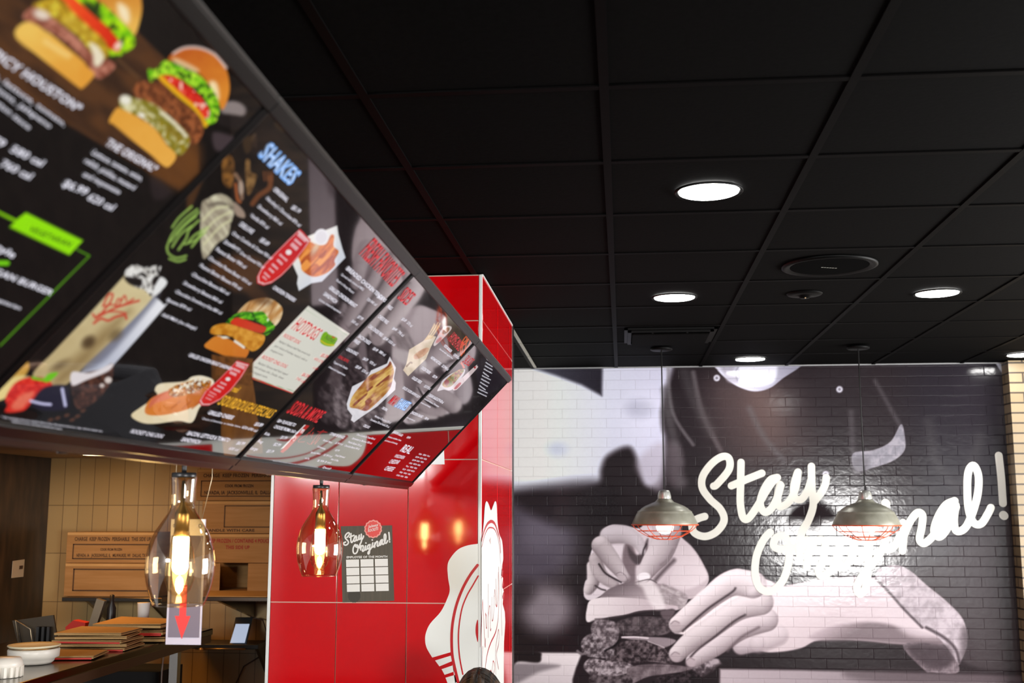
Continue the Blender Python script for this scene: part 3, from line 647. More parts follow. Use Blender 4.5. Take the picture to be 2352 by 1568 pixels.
MB().lathe([(.0001, -.02), (.022, -.019), (.03, -.008), (.055, -.007), (.08, -.003), (.085, .003)], cap=False).make('plate', M['cblack']).parent = t
MB().box((0, -.02, -.021), (.006, .006, .004)).make('indicator', mat('tiny_brass_tip', (.8, .55, .3), .3, .8)).parent = t
# square air diffuser
t = empty('air_vent', (.29, 6.64, HC), 'black square air diffuser panel in the ceiling above the left caged pendant', 'vent')
b = MB()
for s, z in ((.255, 0), (.235, -.012)):
    for a in range(4):
        c, q = math.cos(a*PI/2), math.sin(a*PI/2); b.box((c*s, q*s, z-.004), (.02 if a % 2 == 0 else 2*s+.02, .02 if a % 2 else 2*s+.02, .010))
b.make('frame', M['cblack']).parent = t
MB().box((0, .0, -.028), (.44, .42, .008), bev=.002).make('deflector', M['tile_black']).parent = t
for x in (-.1, .1):
    b = MB(); b.box((x, 0, -.013), (.01, .3, .024)); b.make('bracket', M['blackmatte']).parent = t
# ------------------------------------------------------------------ caged industrial pendants
def caged(x, y, zb, label, rz):
    t = empty('caged_pendant', (x, y, zb), label, 'pendant lamp', 'zinc caged pendants by the mural')
    b = MB(); b.lathe([(.0001, 0), (.062, 0), (.07, .004), (.07, .018), (.0001, .020)], (0, 0, HC-zb-.022), 32); b.make('canopy', M['cblack']).parent = t
    b = MB(); b.tube([(0, 0, .20), (0, 0, HC-zb-.02)], .0042); b.make('cord', M['blackmatte']).parent = t
    prof = [(.203, 0), (.2035, .004), (.176, .062), (.170, .070), (.170, .076), (.162, .082), (.150, .090), (.146, .096), (.120, .112), (.085, .127), (.060, .136), (.048, .148), (.040, .160)]
    b = MB(); b.lathe(prof+[(r-.004, z-.003) for r, z in prof[::-1]], n=64, cap=False); s = b.make('lamp_shade', M['zinc']); s.parent = t
    b = MB(); b.lathe([(.042, .155), (.042, .168), (.036, .195), (.030, .207), (.012, .210), (.0001, .214)], n=32, cap=False); b.make('neck_cap', M['zinccap']).parent = t
    b = MB(); R = .206
    def arc(r0): return None
    def ring(r, z, th=.0022): b.tube([(r*math.cos(2*PI*k/40), r*math.sin(2*PI*k/40), z) for k in range(40)], th, 6, True)
    b.tube([(R*math.cos(2*PI*k/48), R*math.sin(2*PI*k/48), -.004) for k in range(48)], .0042, 6, True)
    ring(.168, -.042); ring(.110, -.075); ring(.05, -.094)
    for k in range(8):
        a = 2*PI*k/8+rz; pr = [(R, -.004), (.190, -.026), (.168, -.042), (.140, -.060), (.110, -.075), (.08, -.086), (.05, -.094)]
        b.tube([(r*math.cos(a), r*math.sin(a), z) for r, z in pr], .0024, 6)
    b.make('wire_guard', M['orange']).parent = t
    b = MB(); b.lathe([(.0001, -.062), (.028, -.058), (.048, -.042), (.055, -.018), (.048, .01), (.03, .035), (.02, .06), (.018, .1)], n=32); b.make('bulb', M['bulbhot']).parent = t
    return t
caged(.261, 7.14, ZC-.071, 'left zinc caged pendant hanging before the pinching hand of the mural', .2)
caged(1.500, 7.2, ZC-.075, 'right zinc caged pendant hanging before the middle of the white script lettering', .45)
# ------------------------------------------------------------------ glass pendants by the menu screens
def glass_pendant(y, label):
    x = -1.03; zb = ZC-.215
    t = empty('glass_pendant', (x, y, zb), label, 'pendant lamp', 'amber glass pendants under the menu screens')
    k = .0002376
    pr = [(132, 240), (126, 262), (122, 310), (116, 390), (112, 470), (118, 530), (135, 580), (165, 625), (208, 690), (255, 765), (290, 840), (318, 930), (333, 1020), (338, 1090), (334, 1170), (322, 1250), (302, 1330), (276, 1410), (248, 1478)]
    pr = [(r*k*.985, (1490-z)*k) for r, z in pr]
    b = MB(); b.lathe(pr, n=72, cap=False); b.make('glass_shade', M['glass']).parent = t
    b = MB(); b.tube([(pr[-1][0]*math.cos(2*PI*j/60), pr[-1][0]*math.sin(2*PI*j/60), pr[-1][1]) for j in range(60)], .0012, 6, True); b.make('glass_rim', M['glass']).parent = t
    top = (1490-240)*k
    b = MB(); b.lathe([(.0001, 0), (.028, 0), (.0285, .002), (.0285, .009), (.027, .011), (.0001, .012)], (0, 0, top), 40); b.make('cap', M['black']).parent = t
    b = MB(); b.lathe([(.0055, .012), (.006, .02), (.006, .034), (.007, .036), (.007, .055), (.0085, .056), (.0085, .062), (.006, .064), (.006, HC-zb-top)], (0, 0, top), 16); b.make('stem', M['black']).parent = t
    b = MB(); b.lathe([(.004, .29), (.006, .235), (.016, .215), (.017, .210), (.017, .160), (.0001, .159)], n=32); b.make('socket', M['brass']).parent = t
    b = MB(); b.lathe([(.0175, .158), (.018, .150), (.018, .088), (.015, .080), (.0085, .074), (.0001, .072)], n=32); b.make('glowing_tube', M['bulb']).parent = t
    b = MB(); b.lathe([(.013, .185), (.019, .165), (.029, .125), (.034, .085), (.033, .060), (.025, .036), (.012, .024), (.0001, .021)], n=40, cap=False); b.make('bulb_glass', M['bulbglass']).parent = t
    b = MB(); b.lathe([(.0001, .070), (.007, .062), (.009, .050), (.007, .036), (.0001, .028)], n=16); b.make('bulb_tip', M['bulb']).parent = t
    return t
glass_pendant(2.575, 'nearer amber glass pendant glowing in front of the kitchen boxes')
glass_pendant(3.80, 'farther amber glass pendant glowing in front of the red column')
# hanging sign with the red arrow
SY = 2.86
def sg(x, y, dy=0): return Vector(at_y(x, y, SY+dy))
t = empty('hanging_sign', tuple(sg(420, 1480)), 'small hanging card sign with red down arrow behind the nearer glass pendant', 'sign')
x0, x1 = sg(380, 1480).x, sg(460, 1480).x; zb_, zt_ = sg(420, 1480).z, sg(470, 1192).z
b = MB(); b.box(((x0+x1)/2, SY+.002, (zb_+zt_)/2), (x1-x0, .004, zt_-zb_)); b.make('card', M['signedge'], t)
b = MB(); b.box(((x0+x1)/2+.001, SY-.0012, (zb_+.018+zt_-.042)/2), (x1-x0-.010, .0012, zt_-.042-zb_-.018)); b.make('print_panel', M['signgrey'], t)
b = MB(); cx_ = (x0+x1)/2-.003; zz = zb_
b.prism([(cx_-.009, SY-.0022, zz+.15), (cx_-.009, SY-.0022, zz+.072), (cx_-.021, SY-.0022, zz+.072), (cx_, SY-.0022, zz+.014), (cx_+.021, SY-.0022, zz+.072), (cx_+.009, SY-.0022, zz+.072), (cx_+.009, SY-.0022, zz+.15)], (0, .0008, 0)); b.make('arrow', M['arrow'], t)
b = MB(); b.box(((x0+x1)/2, SY-.001, zt_-.021), (x1-x0-.002, .001, .042)); b.make('white_header', M['paper'], t)
for gx in (x0+.012, x1-.012):
    b = MB(); b.tube([(gx+.004*math.cos(2*PI*k/16), SY-.003, zt_-.017+.004*math.sin(2*PI*k/16)) for k in range(16)], .0013, 6, True); b.make('eyelet', M['steel'], t)
for gx, gt in ((x0+.012, x0+.0), (x1-.012, x1+.006)):
    b = MB(); b.tube([(gx, SY-.001, zt_-.015), (gt, SY+.02, ZC+.09), (gt, SY+.02, HC+.002)], .0009, 6); b.make('hanging_wire', M['wire'], t)
# ------------------------------------------------------------------ the row of tilted menu screens
T0 = np.array([-.450, 0, ZC+.537]); B0 = np.array([-.859, 0, ZC+.107])
SD = B0-T0; SW = np.linalg.norm(SD); SD = SD/SW; SN = np.cross(SD, np.array([0, 1.0, 0])); SN = SN/np.linalg.norm(SN)
if SN[0] < 0: SN = -SN
PITCHY = 1.047; Y1 = 1.375
def panel_uv(x, y):
    p = at_plane(x, y, T0, SN); return p[1], float((p-T0)@SD)
def from_uv(s, t, n=0): return T0+np.array([0, s, 0])+SD*t+SN*n
def glyphs(body):
    c = bpy.data.curves.new('t', 'FONT'); c.body = body; c.resolution_u = 2; c.size = 1; c.space_character = 1.06; c.offset = GO[0]
    o = bpy.data.objects.new('t', c); COL.objects.link(o); dg = bpy.context.evaluated_depsgraph_get(); dg.update()
    me = o.evaluated_get(dg).to_mesh(); V = np.array([v.co[:2] for v in me.vertices]); Fc = [tuple(p.vertices) for p in me.polygons]
    bpy.data.objects.remove(o); bpy.data.curves.remove(c); return V, Fc
GO = [0]
class Letters:
    def __init__(s): s.V = []; s.F = []; s.MI = []
    def add(s, body, place, w, h, mi, bold=.0):
        """place(u,v)-> 3-D; glyph box mapped to width w, cap height h"""
        GO[0] = bold
        V, Fc = glyphs(body)
        if not len(V): return
        x0, x1 = V[:, 0].min(), V[:, 0].max(); k = len(s.V); u = (V[:, 0]-x0)/(x1-x0)*w; v = V[:, 1]/.70*h
        s.V += [tuple(place(a, b_)) for a, b_ in zip(u, v)]; s.F += [tuple(i+k for i in f) for f in Fc]; s.MI += [mi]*len(Fc)
    def make(s, name, mats, parent):
        me = bpy.data.meshes.new(name); me.from_pydata(s.V, [], s.F); o = put(name, me, None, mats); me.polygons.foreach_set('material_index', s.MI)
        if parent: o.parent = parent; o.matrix_parent_inverse = parent.matrix_world.inverted()
        return o
LET = Letters(); KP = [0]
def T(c, body, O, E, h, ink='w', bold=.012):
    (ox, oy), (ex, ey) = cr(c, [O, E]); k = CROP[c][2]
    s0, t0 = panel_uv(ox, oy); s1, t1 = panel_uv(ex, ey)
    lo, hi = Y1+PITCHY*(KP[0]-1)+.012, Y1+PITCHY*KP[0]-.014; q0, q1 = s0, s1
    if s0 < lo: t0 += (t1-t0)*(lo-s0)/(s1-s0); s0 = lo
    if s1 > hi: t1 = t0+(t1-t0)*(hi-s0)/(s1-s0); s1 = hi
    d = np.array([s1-s0, t1-t0]); L = np.linalg.norm(d); d = d/L; up = np.array([d[1], -d[0]])
    q0 = pix(from_uv(s0, t0)[None]); q1 = pix((from_uv(s0+up[0]*.01, t0+up[1]*.01))[None]); m = math.hypot(q1[0][0]-q0[0][0], q1[1][0]-q0[1][0])/.01
    hh = h/k/m
    bold = bold*.55
    LET.add(body, lambda u, v: from_uv(s0+d[0]*u+up[0]*v, t0+d[1]*u+up[1]*v, .0012), L, hh, INKS.index(ink), bold)
def R_(c, O, E, h, ink='w'):  # thin rule
    (ox, oy), (ex, ey) = cr(c, [O, E]); s0, t0 = panel_uv(ox, oy); s1, t1 = panel_uv(ex, ey); k = len(LET.V); d = np.array([s1-s0, t1-t0]); d /= np.linalg.norm(d); up = np.array([d[1], -d[0]])*h
    for a, b_ in ((s0, t0), (s1, t1), (s1+up[0], t1+up[1]), (s0+up[0], t0+up[1])): LET.V.append(tuple(from_uv(a, b_, .0012)))
    LET.F.append((k, k+1, k+2, k+3)); LET.MI.append(INKS.index(ink))
def panel_canvas(k, nu, nv, base):
    KP[0] = k
    s0 = Y1+PITCHY*(k-1)+.006; s1 = s0+PITCHY-.012
    P0 = from_uv(s0, .016, .0); U = np.array([0, s1-s0, 0]); V = SD*(SW-.016-.020)
    me, W = grid_mesh('display', P0, U, V, nu, nv); X, Y = pix(W); return me, Canvas(X, Y, base)
def burger(A, c, B, t_, L_, tom, patty, low, kind=0):
    pass
LABELS = ['nearest dark menu screen showing two tall burgers and a green vegetarian box', 'menu screen listing shakes, chicken tenders and hot dogs, second from the camera',
          'menu screen listing sides, fries and sodas, third from the camera', 'farthest and smallest menu screen with a salad picture, next to the red column']
screens = []
def finish(k, me, A):
    global LET
    set_paint(me, A.C); s0 = Y1+PITCHY*(k-1)
    t = empty('menu_screen', tuple(from_uv(s0+PITCHY/2, SW/2)), LABELS[k], 'menu screen', 'row of tilted menu screens')
    o = put('display', me, t, M['display'])
    R = Matrix(((0, SD[0], SN[0], 0), (1, SD[1], SN[1], 0), (0, SD[2], SN[2], 0), (0, 0, 0, 1)))
    b = MB(); e = .0015
    def bx(sc, tc, nc, ds, dt, dn, bev=.0012):
        c = from_uv(sc, tc, nc); b.box((0, 0, 0), (ds, dt, dn), M=Matrix.Translation(c) @ R, bev=bev)
    bx(s0+PITCHY/2, .006, .001, PITCHY-2*e, .020, .012); bx(s0+PITCHY/2, SW-.010, .001, PITCHY-2*e, .020, .012)
    bx(s0+.0035+e, SW/2, .0008, .005, SW, .006); bx(s0+PITCHY-.0035-e, SW/2, .0008, .005, SW, .006)
    b.make('bezel', M['bezel'], t)
    b = MB(); bx(s0+PITCHY/2, -.0065, -.012, PITCHY-2*e, .007, .026, .002); b.make('edge_rail', M['bezelgrey'], t); b = MB(); bx(s0+PITCHY/2, SW+.009, -.010, PITCHY-2*e, .018, .028, .003); b.make('edge_rail', M['bezelgrey'], t)
    b = MB(); bx(s0+PITCHY/2, SW/2, -.026, PITCHY-.01, SW-.004, .046, .006); b.make('housing', M['blackmatte'], t)
    b = MB(); c = from_uv(s0+PITCHY*.30, SW+.019, -.004); b.box(tuple(c), (.012, .020, .010), bev=.003); b.make('sensor', M['steel'], t)
    b = MB(); c = from_uv(s0+PITCHY/2, SW*.99, -.075); b.box((c[0], c[1], (c[2]+HC)/2), (.04, .04, HC-c[2])); b.make('ceiling_bracket', M['blackmatte'], t)
    LET.make('lettering', [INK[i] for i in INKS], t)['kind'] = 'stuff'; LET = Letters(); screens.append(t)

# --- screen 0: two burgers, green box
me, A = panel_canvas(0, 560, 330, (9, 5, 5))
A.use('P1')
A.C *= (1+.5*(vnoise(A.X, A.Y, 40, 2)-.5))[:, None]
A.poly([(-200, 20), (250, -250), (700, -250), (1010, 250), (1190, 420), (1430, 1040), (1435, 1240), (1290, 1370), (440, 870), (-300, 380)], tex((54, 32, 18), (86, 52, 26), 30, 3, 3, 1, 38), 14, sm=False)
A.poly([(1200, 1000), (1430, 1030), (1435, 1240), (1290, 1370), (1080, 1240)], (112, 66, 24), 60, .7)
A.line([(850, 430), (1000, 560)], 16, (110, 78, 48), 14, .7); A.line([(400, 580), (560, 690)], 14, (96, 64, 34), 14, .6)
A.ell(1680, 790, 95, 62, 8, (140, 128, 126), 14); A.poly([(1590, 820), (1760, 840), (1800, 870), (1700, 930), (1560, 880)], (26, 20, 20), 14)
A.poly([(1540, 950), (1700, 1000), (1600, 1090), (1540, 1060)], (66, 54, 58), 20)
A.poly([(1080, 1290), (1160, 1300), (1240, 1390), (1120, 1440)], (44, 34, 36), 26, .8)
def bun(pts, c1=(196, 116, 34), c2=(236, 168, 64), p0=0, p1=1, f=5): A.poly(pts, gradf(p0, p1, c1, c2, .15, 20), f)
# left burger
bun([(700, -250), (960, -180), (1020, 20), (1005, 160), (960, 260), (880, 200), (800, 80), (700, 0), (560, -80), (560, -200)], (210, 130, 40), (240, 186, 84), (290, -20), (300, 60))
A.poly([(850, 20), (920, 60), (935, 140), (910, 170), (860, 110)], (252, 232, 190), 26)
A.poly([(560, -90), (700, 0), (800, 80), (870, 150), (960, 250), (968, 330), (900, 380), (830, 420), (790, 400), (740, 200), (620, 90), (500, -20)], tex((110, 190, 0), (190, 240, 10), 14, 4, c3=(40, 60, 8)), 8)
A.poly([(600, 10), (680, 30), (730, 120), (700, 150), (620, 80)], (30, 44, 10), 24, .9)
A.poly([(430, -60), (530, -20), (640, 80), (780, 200), (860, 300), (860, 370), (790, 350), (680, 240), (560, 130), (440, 40)], gradf((140, -10), (270, 110), (252, 90, 30), (214, 34, 10), .2, 10), 7)
A.ell(850, 330, 24, 38, 40, (250, 210, 190), 12)
A.poly([(240, 30), (420, -20), (520, 80), (640, 190), (760, 300), (780, 400), (700, 420), (560, 260), (420, 160), (300, 100)], tex((150, 110, 10), (214, 178, 40), 12, 6, c3=(220, 200, 60)), 12)
A.poly([(165, 110), (240, 50), (330, 90), (430, 170), (560, 280), (690, 400), (800, 440), (830, 480), (760, 550), (690, 560), (620, 450), (500, 330), (360, 230), (200, 160)], tex((130, 66, 48), (196, 128, 106), 12, 7), 8)
A.ell(300, 105, 60, 34, 20, (232, 214, 196), 16); A.poly([(640, 310), (700, 330), (750, 410), (720, 470), (680, 470), (670, 390)], (238, 226, 196), 12)
A.poly([(440, 130), (520, 120), (600, 180), (680, 240), (640, 290), (560, 250), (480, 190)], tex((180, 140, 20), (220, 190, 70), 10, 8), 12, .8)
A.poly([(105, 235), (150, 175), (220, 160), (340, 230), (470, 330), (580, 420), (640, 490), (680, 540), (600, 632), (560, 625), (450, 540), (300, 420), (150, 310)], gradf((60, 60), (150, 190), (242, 196, 92), (232, 160, 56), .3, 20), 6)
A.line([(330, 300), (420, 360), (490, 400)], 40, (250, 214, 130), 22, .8)
# second burger
A.poly([(1210, 430), (1260, 370), (1340, 340), (1440, 345), (1560, 400), (1630, 500), (1655, 620), (1640, 720), (1600, 790), (1560, 700), (1480, 580), (1380, 490), (1290, 450)], gradf((430, 120), (500, 230), (196, 96, 26), (226, 140, 44), .2, 14), 5)
A.line([(1250, 385), (1330, 345), (1440, 345), (1550, 395), (1630, 490)], 16, (228, 206, 200), 8); A.poly([(1510, 590), (1560, 600), (1580, 700), (1550, 740), (1520, 680)], (252, 226, 176), 20)
A.poly([(1240, 420), (1300, 430), (1430, 500), (1400, 520), (1280, 470)], (236, 200, 150), 14, .9)
A.poly([(1065, 500), (1120, 500), (1180, 440), (1240, 450), (1330, 490), (1430, 540), (1530, 640), (1580, 760), (1560, 870), (1500, 900), (1470, 920), (1450, 860), (1510, 780), (1400, 640), (1250, 550), (1130, 560), (1085, 590)], tex((96, 180, 6), (196, 240, 60), 9, 9, c3=(50, 90, 6)), 6)
A.poly([(1160, 545), (1240, 545), (1340, 600), (1440, 690), (1510, 790), (1500, 850), (1450, 840), (1360, 740), (1250, 660), (1160, 590)], tex((196, 14, 8), (236, 60, 40), 10, 11, c3=(248, 190, 170)), 6)
A.line([(1160, 560), (1220, 620), (1310, 700), (1400, 780), (1480, 900)], 36, (236, 176, 20), 10)
A.poly([(960, 660), (1000, 590), (1080, 590), (1180, 610), (1260, 690), (1350, 760), (1430, 830), (1468, 920), (1440, 1010), (1380, 1035), (1330, 960), (1200, 850), (1100, 760), (1000, 710)], tex((84, 40, 16), (164, 92, 50), 8, 12), 8)
A.poly([(860, 730), (900, 690), (980, 710), (1090, 740), (1190, 810), (1290, 900), (1365, 990), (1350, 1070), (1290, 1120), (1220, 1060), (1140, 950), (1020, 850), (890, 800)], tex((120, 110, 20), (230, 224, 180), 10, 14, c3=(150, 130, 20)), 8)
A.ell(905, 720, 44, 34, 20, (240, 236, 220), 12); A.ell(1020, 830, 26, 16, 20, (246, 240, 226), 8); A.line([(1030, 740), (1110, 800), (1200, 880)], 40, (130, 120, 26), 14, .9); A.line([(1220, 930), (1300, 990)], 50, (134, 110, 20), 18, .8); A.line([(1160, 810), (1260, 890), (1340, 980)], 22, (234, 226, 200), 8)
A.poly([(785, 870), (840, 780), (890, 790), (1010, 850), (1120, 930), (1200, 1040), (1270, 1120), (1225, 1195), (1180, 1195), (1080, 1110), (930, 990), (820, 900)], gradf((260, 260), (380, 370), (232, 164, 60), (240, 176, 74), .3, 16), 6)
# green vegetarian box
A.use('P2')
A.line([(-60, 186), (95, 262)], 13, (140, 214, 0), 3, sm=False); A.line([(415, 408), (495, 452), (0, 950)], 9, (84, 150, 10), 3, sm=False)
A.poly([(52, 292), (92, 255), (98, 246), (145, 212), (460, 368), (412, 418), (385, 448)], (150, 232, 0), 4, sm=False)
A.line([(-30, 492), (40, 492)], 26, (120, 214, 10), 4, sm=False)
for c, s_, O, E, h, i, bo in [('P1', 'THE SPICY HOUSTON*', (-330, 235), (555, 805), 78, 'w', .03), ('P1', 'Pepper jack, lettuce, tomato,', (-420, 290), (455, 905), 44, 'w', .012), ('P1', 'grilled onions, jalapeno', (-360, 420), (350, 920), 44, 'w', .012), ('P1', 'spicy houston sauce', (-280, 560), (200, 930), 44, 'w', .012),
        ('P1', '$8.79  580 cal', (-190, 960), (290, 1195), 62, 'w', .03), ('P1', '760 cal', (-10, 1190), (205, 1290), 60, 'w', .03), ('P1', 'THE ORIGINAL*', (750, 1040), (1105, 1238), 62, 'w', .03),
        ('P1', 'Lettuce, tomato, onion,', (655, 1105), (1010, 1300), 44, 'w', .012), ('P1', 'relish, pickles, mustard', (600, 1165), (955, 1365), 44, 'w', .012), ('P1', 'and mayonnaise', (590, 1262), (850, 1395), 42, 'w', .012),
        ('P1', '$6.99', (440, 1335), (605, 1402), 62, 'w', .03), ('P1', '620 cal', (620, 1432), (800, 1515), 60, 'w', .02), ('P2', 'VEGETARIAN', (150, 308), (378, 398), 34, 'g', .03),
        ('P2', 'style', (-60, 400), (66, 462), 44, 'w', .03), ('P2', 'VEGAN BURGER', (-110, 520), (275, 668), 40, 'w', .03), ('P2', 'made vegetarian', (-160, 650), (105, 748), 26, 'w', .01)]:
    T(c, s_, O, E, h, i, bo)
finish(0, me, A)

# --- screen 1: shakes, tenders, hot dogs
me, A = panel_canvas(1, 700, 400, (10, 6, 6))
A.C *= (1+.4*(vnoise(A.X, A.Y, 30, 5)-.5))[:, None]
wood = tex((70, 40, 14), (112, 66, 24), 14, 3, 1, 6, 0)
A.use('P3'); A.poly([(420, 700), (560, 560), (420, 900)], (96, 58, 26), 16, .7); A.poly([(820, 1200), (1050, 1330), (760, 1470), (560, 1290)], (92, 56, 30), 40, .8)
A.use('Q1')
A.poly([(150, 370), (220, 360), (280, 440), (290, 620), (250, 740), (190, 730), (150, 640)], tex((70, 44, 18), (140, 92, 40), 12, 3), 8)
A.line([(300, 590), (360, 700), (370, 860)], 44, (140, 108, 86), 12, .9); A.ell(360, 740, 30, 80, 0, (186, 166, 150), 10, .8); A.line([(300, 700), (320, 860), (350, 900)], 36, (150, 80, 40), 10)
A.poly([(410, 440), (460, 430), (470, 560), (540, 600), (500, 740), (440, 830), (415, 700)], tex((80, 54, 24), (140, 104, 60), 10, 6), 8)
A.line([(490, 920), (560, 830), (680, 740), (690, 620)], 60, (116, 66, 34), 14, .9)
for dx in (0, 34, 68, 100): A.line([(615+dx, 560), (625+dx*.9, 660)], 15, (116, 66, 34), 5)
A.poly([(480, 180), (530, 130), (540, 290), (500, 260)], (150, 120, 90), 8, .7); A.poly([(380, 200), (500, 150), (520, 260), (420, 360)], (74, 52, 28), 18, .7)
A.poly([(740, 0), (940, 30), (900, 110), (770, 100)], (58, 42, 24), 20, .7)
A.poly([(280, 900), (390, 1000), (400, 1080), (300, 1040)], (196, 170, 150), 10, .8)
A.use('P3')
A.poly([(505, 870), (560, 800), (650, 768), (735, 820), (748, 900), (722, 980), (700, 1070), (620, 1130), (520, 1230)], tex((150, 138, 118), (222, 216, 186), 12, 4, 1, 5, -32), 8)
A.line([(570, 850), (650, 835), (730, 870)], 26, (110, 100, 86), 10, .8)
for p in ([(300, 1010), (350, 940), (440, 860)], [(330, 1060), (400, 980), (490, 900)], [(300, 1150), (360, 1060), (440, 1000)], [(440, 1150), (480, 1100), (500, 1060)], [(262, 1150), (300, 1060), (380, 960), (480, 880)], [(290, 1110), (370, 1010), (470, 930)], [(345, 1170), (400, 1090), (420, 1030), (490, 960)], [(420, 1110), (470, 1060), (560, 1010)], [(390, 1130), (470, 1100), (540, 1040)], [(262, 1160), (275, 1200), (330, 1230), (400, 1215)], [(280, 1235), (340, 1255), (395, 1240)]):
    A.line(p, 17, (152, 190, 88), 6, .9)
for p in ([(520, 960), (600, 880), (700, 860)], [(530, 1040), (620, 950), (720, 900)], [(530, 1130), (640, 1010), (720, 960)]): A.line(p, 18, (226, 224, 178), 8, .7)
# milkshake glass and cup
A.use('P2')
A.poly([(730, 600), (860, 680), (905, 720), (905, 745), (560, 1130), (500, 1140), (430, 1120), (480, 1050)], gradf((330, 700), (240, 830), (240, 240, 246), (196, 200, 216)), 6)
A.poly([(820, 690), (870, 690), (600, 1010), (470, 1090), (440, 1060)], (110, 112, 130), 22, .8)
A.poly([(690, 560), (730, 520), (850, 590), (840, 690), (640, 900), (480, 1050), (345, 1175), (180, 1120), (300, 980), (470, 800)], gradf((60, 860), (340, 640), (192, 170, 122), (222, 206, 160), .4, 24), 7)
A.poly([(600, 830), (720, 760), (520, 1010), (360, 1150), (300, 1140), (450, 980)], (120, 92, 50), 46, .6)
A.ell(490, 930, 40, 30, -40, (66, 46, 26), 20, .8); A.ell(330, 1060, 50, 20, -30, (96, 74, 44), 20, .7); A.ell(640, 890, 40, 26, -40, (90, 70, 40), 20, .6)
A.poly([(690, 550), (740, 500), (800, 515), (890, 505), (880, 560), (925, 600), (850, 680), (800, 640), (740, 620)], tex((180, 176, 170), (250, 248, 244), 7, 5, c3=(30, 24, 24)), 5)
A.poly([(690, 570), (780, 580), (780, 620), (720, 610)], (24, 18, 18), 8); A.ell(865, 590, 22, 30, 30, (26, 20, 20), 8); A.poly([(890, 570), (925, 605), (860, 670), (850, 640)], (240, 240, 240), 6)
for p, w_ in (([(570, 730), (600, 670), (625, 665), (610, 710), (570, 760)], 11), ([(640, 725), (655, 690), (675, 700)], 9), ([(660, 720), (690, 672), (700, 700)], 9), ([(515, 775), (540, 790), (640, 740), (770, 700)], 12), ([(530, 800), (560, 770), (640, 760), (700, 770)], 9), ([(520, 825), (560, 800), (600, 810), (640, 790), (690, 780), (700, 800)], 13), ([(580, 730), (620, 722), (660, 730), (700, 715), (740, 690)], 9)):
    A.line(p, w_, (204, 60, 44), 4, .9)
# fruit, brownie and cookies
A.poly([(0, 1170), (60, 1100), (130, 1035), (162, 1050), (150, 1100), (60, 1210), (10, 1250), (-60, 1250)], gradf((0, 900), (60, 840), (226, 190, 110), (200, 150, 60)), 6)
A.poly([(-60, 1220), (30, 1150), (110, 1115), (180, 1130), (100, 1190), (0, 1250)], (240, 220, 150), 8, .8)
A.poly([(30, 1240), (80, 1160), (160, 1125), (250, 1130), (290, 1170), (240, 1200), (180, 1260), (130, 1310), (30, 1318), (40, 1280)], tex((200, 24, 20), (236, 60, 44), 8, 5), 6)
A.poly([(60, 1290), (120, 1220), (190, 1210), (120, 1300)], (240, 130, 100), 14, .8); A.poly([(180, 1120), (240, 1130), (270, 1105), (322, 1100), (270, 1150), (230, 1145), (180, 1135)], (110, 200, 30), 6)
A.poly([(190, 1240), (250, 1180), (360, 1170), (385, 1230), (370, 1300), (250, 1310), (180, 1280)], (22, 16, 40), 10); A.line([(170, 1255), (230, 1270), (280, 1275)], 15, (206, 204, 240), 5); A.line([(345, 1190), (362, 1280)], 18, (196, 196, 230), 5, sm=False)
A.poly([(395, 1160), (440, 1110), (560, 1080), (625, 1050), (620, 1140), (560, 1230), (480, 1290), (420, 1290)], tex((40, 22, 18), (96, 58, 44), 9, 6), 6)
A.poly([(400, 1095), (500, 1100), (622, 1048), (600, 1090), (480, 1140), (400, 1170)], (232, 224, 226), 6); A.ell(600, 1140, 20, 18, 0, (226, 214, 208), 6); A.ell(565, 1170, 14, 12, 0, (210, 196, 190), 6)
for x, y in ((320, 1350), (370, 1335), (430, 1340), (460, 1310), (400, 1360), (280, 1360)): A.ell(x, y, 16, 9, -20, (110, 66, 44), 6, .8)
# tenders basket with dip
A.use('Q2')
A.poly([(2030, -10), (2045, 90), (2090, 250), (2125, 350), (1960, 520), (1860, 620), (1740, 640), (1600, 725), (1578, 640), (1590, 560), (1520, 400), (1560, 330), (1640, 250), (1700, 110), (1770, 80), (1900, 40)], gradf((700, 560), (780, 640), (250, 248, 240), (214, 222, 240)), 5, sm=False)
A.poly([(1590, 310), (1640, 230), (1720, 170), (1790, 200), (1900, 200), (1960, 95), (1998, 110), (1990, 220), (2048, 280), (2000, 380), (2005, 440), (1900, 530), (1760, 565), (1640, 500), (1620, 420)], tex((176, 70, 20), (236, 130, 46), 9, 6, 1, 3, 40, c3=(250, 160, 70)), 6)
for p in ([(1760, 540), (1860, 440), (1980, 330)], [(1700, 500), (1780, 400), (1900, 280)]): A.line(p, 12, (150, 52, 16), 9, .8)
A.ell(1790, 240, 30, 90, 30, (226, 200, 170), 20, .8); A.ell(1850, 118, 80, 92, 10, (246, 246, 250), 5); A.ell(1852, 122, 62, 72, 10, (232, 230, 236), 8)
# red spoon shaped tags
def tagshape(pts, f=3):
    # a long tag: square end given first and second, round tip at the middle of the list
    A.poly(pts, (216, 40, 52), f, sm=False); P = np.array(pts, float); c = P.mean(0); A.poly([tuple(c+(p-c)*.955) for p in P], (242, 196, 196), f, sm=False); A.poly([tuple(c+(p-c)*.90) for p in P], gradf((640, 540), (600, 640), (206, 16, 34), (222, 30, 30)), f, sm=False)
def block(x, y, w_, h_, ang, col=(246, 206, 210)):
    c, q = math.cos(math.radians(ang)), math.sin(math.radians(ang))
    A.poly([(x+c*a-q*d, y+q*a+c*d) for a, d in ((-w_, -h_), (w_, -h_), (w_, h_), (-w_, h_))], col, 5, .85, sm=False)
tagshape([(1610, 25), (1735, 150), (1690, 220), (1500, 460), (1400, 560), (1290, 640), (1200, 665), (1130, 640), (1125, 570), (1180, 460), (1300, 330), (1480, 150)])
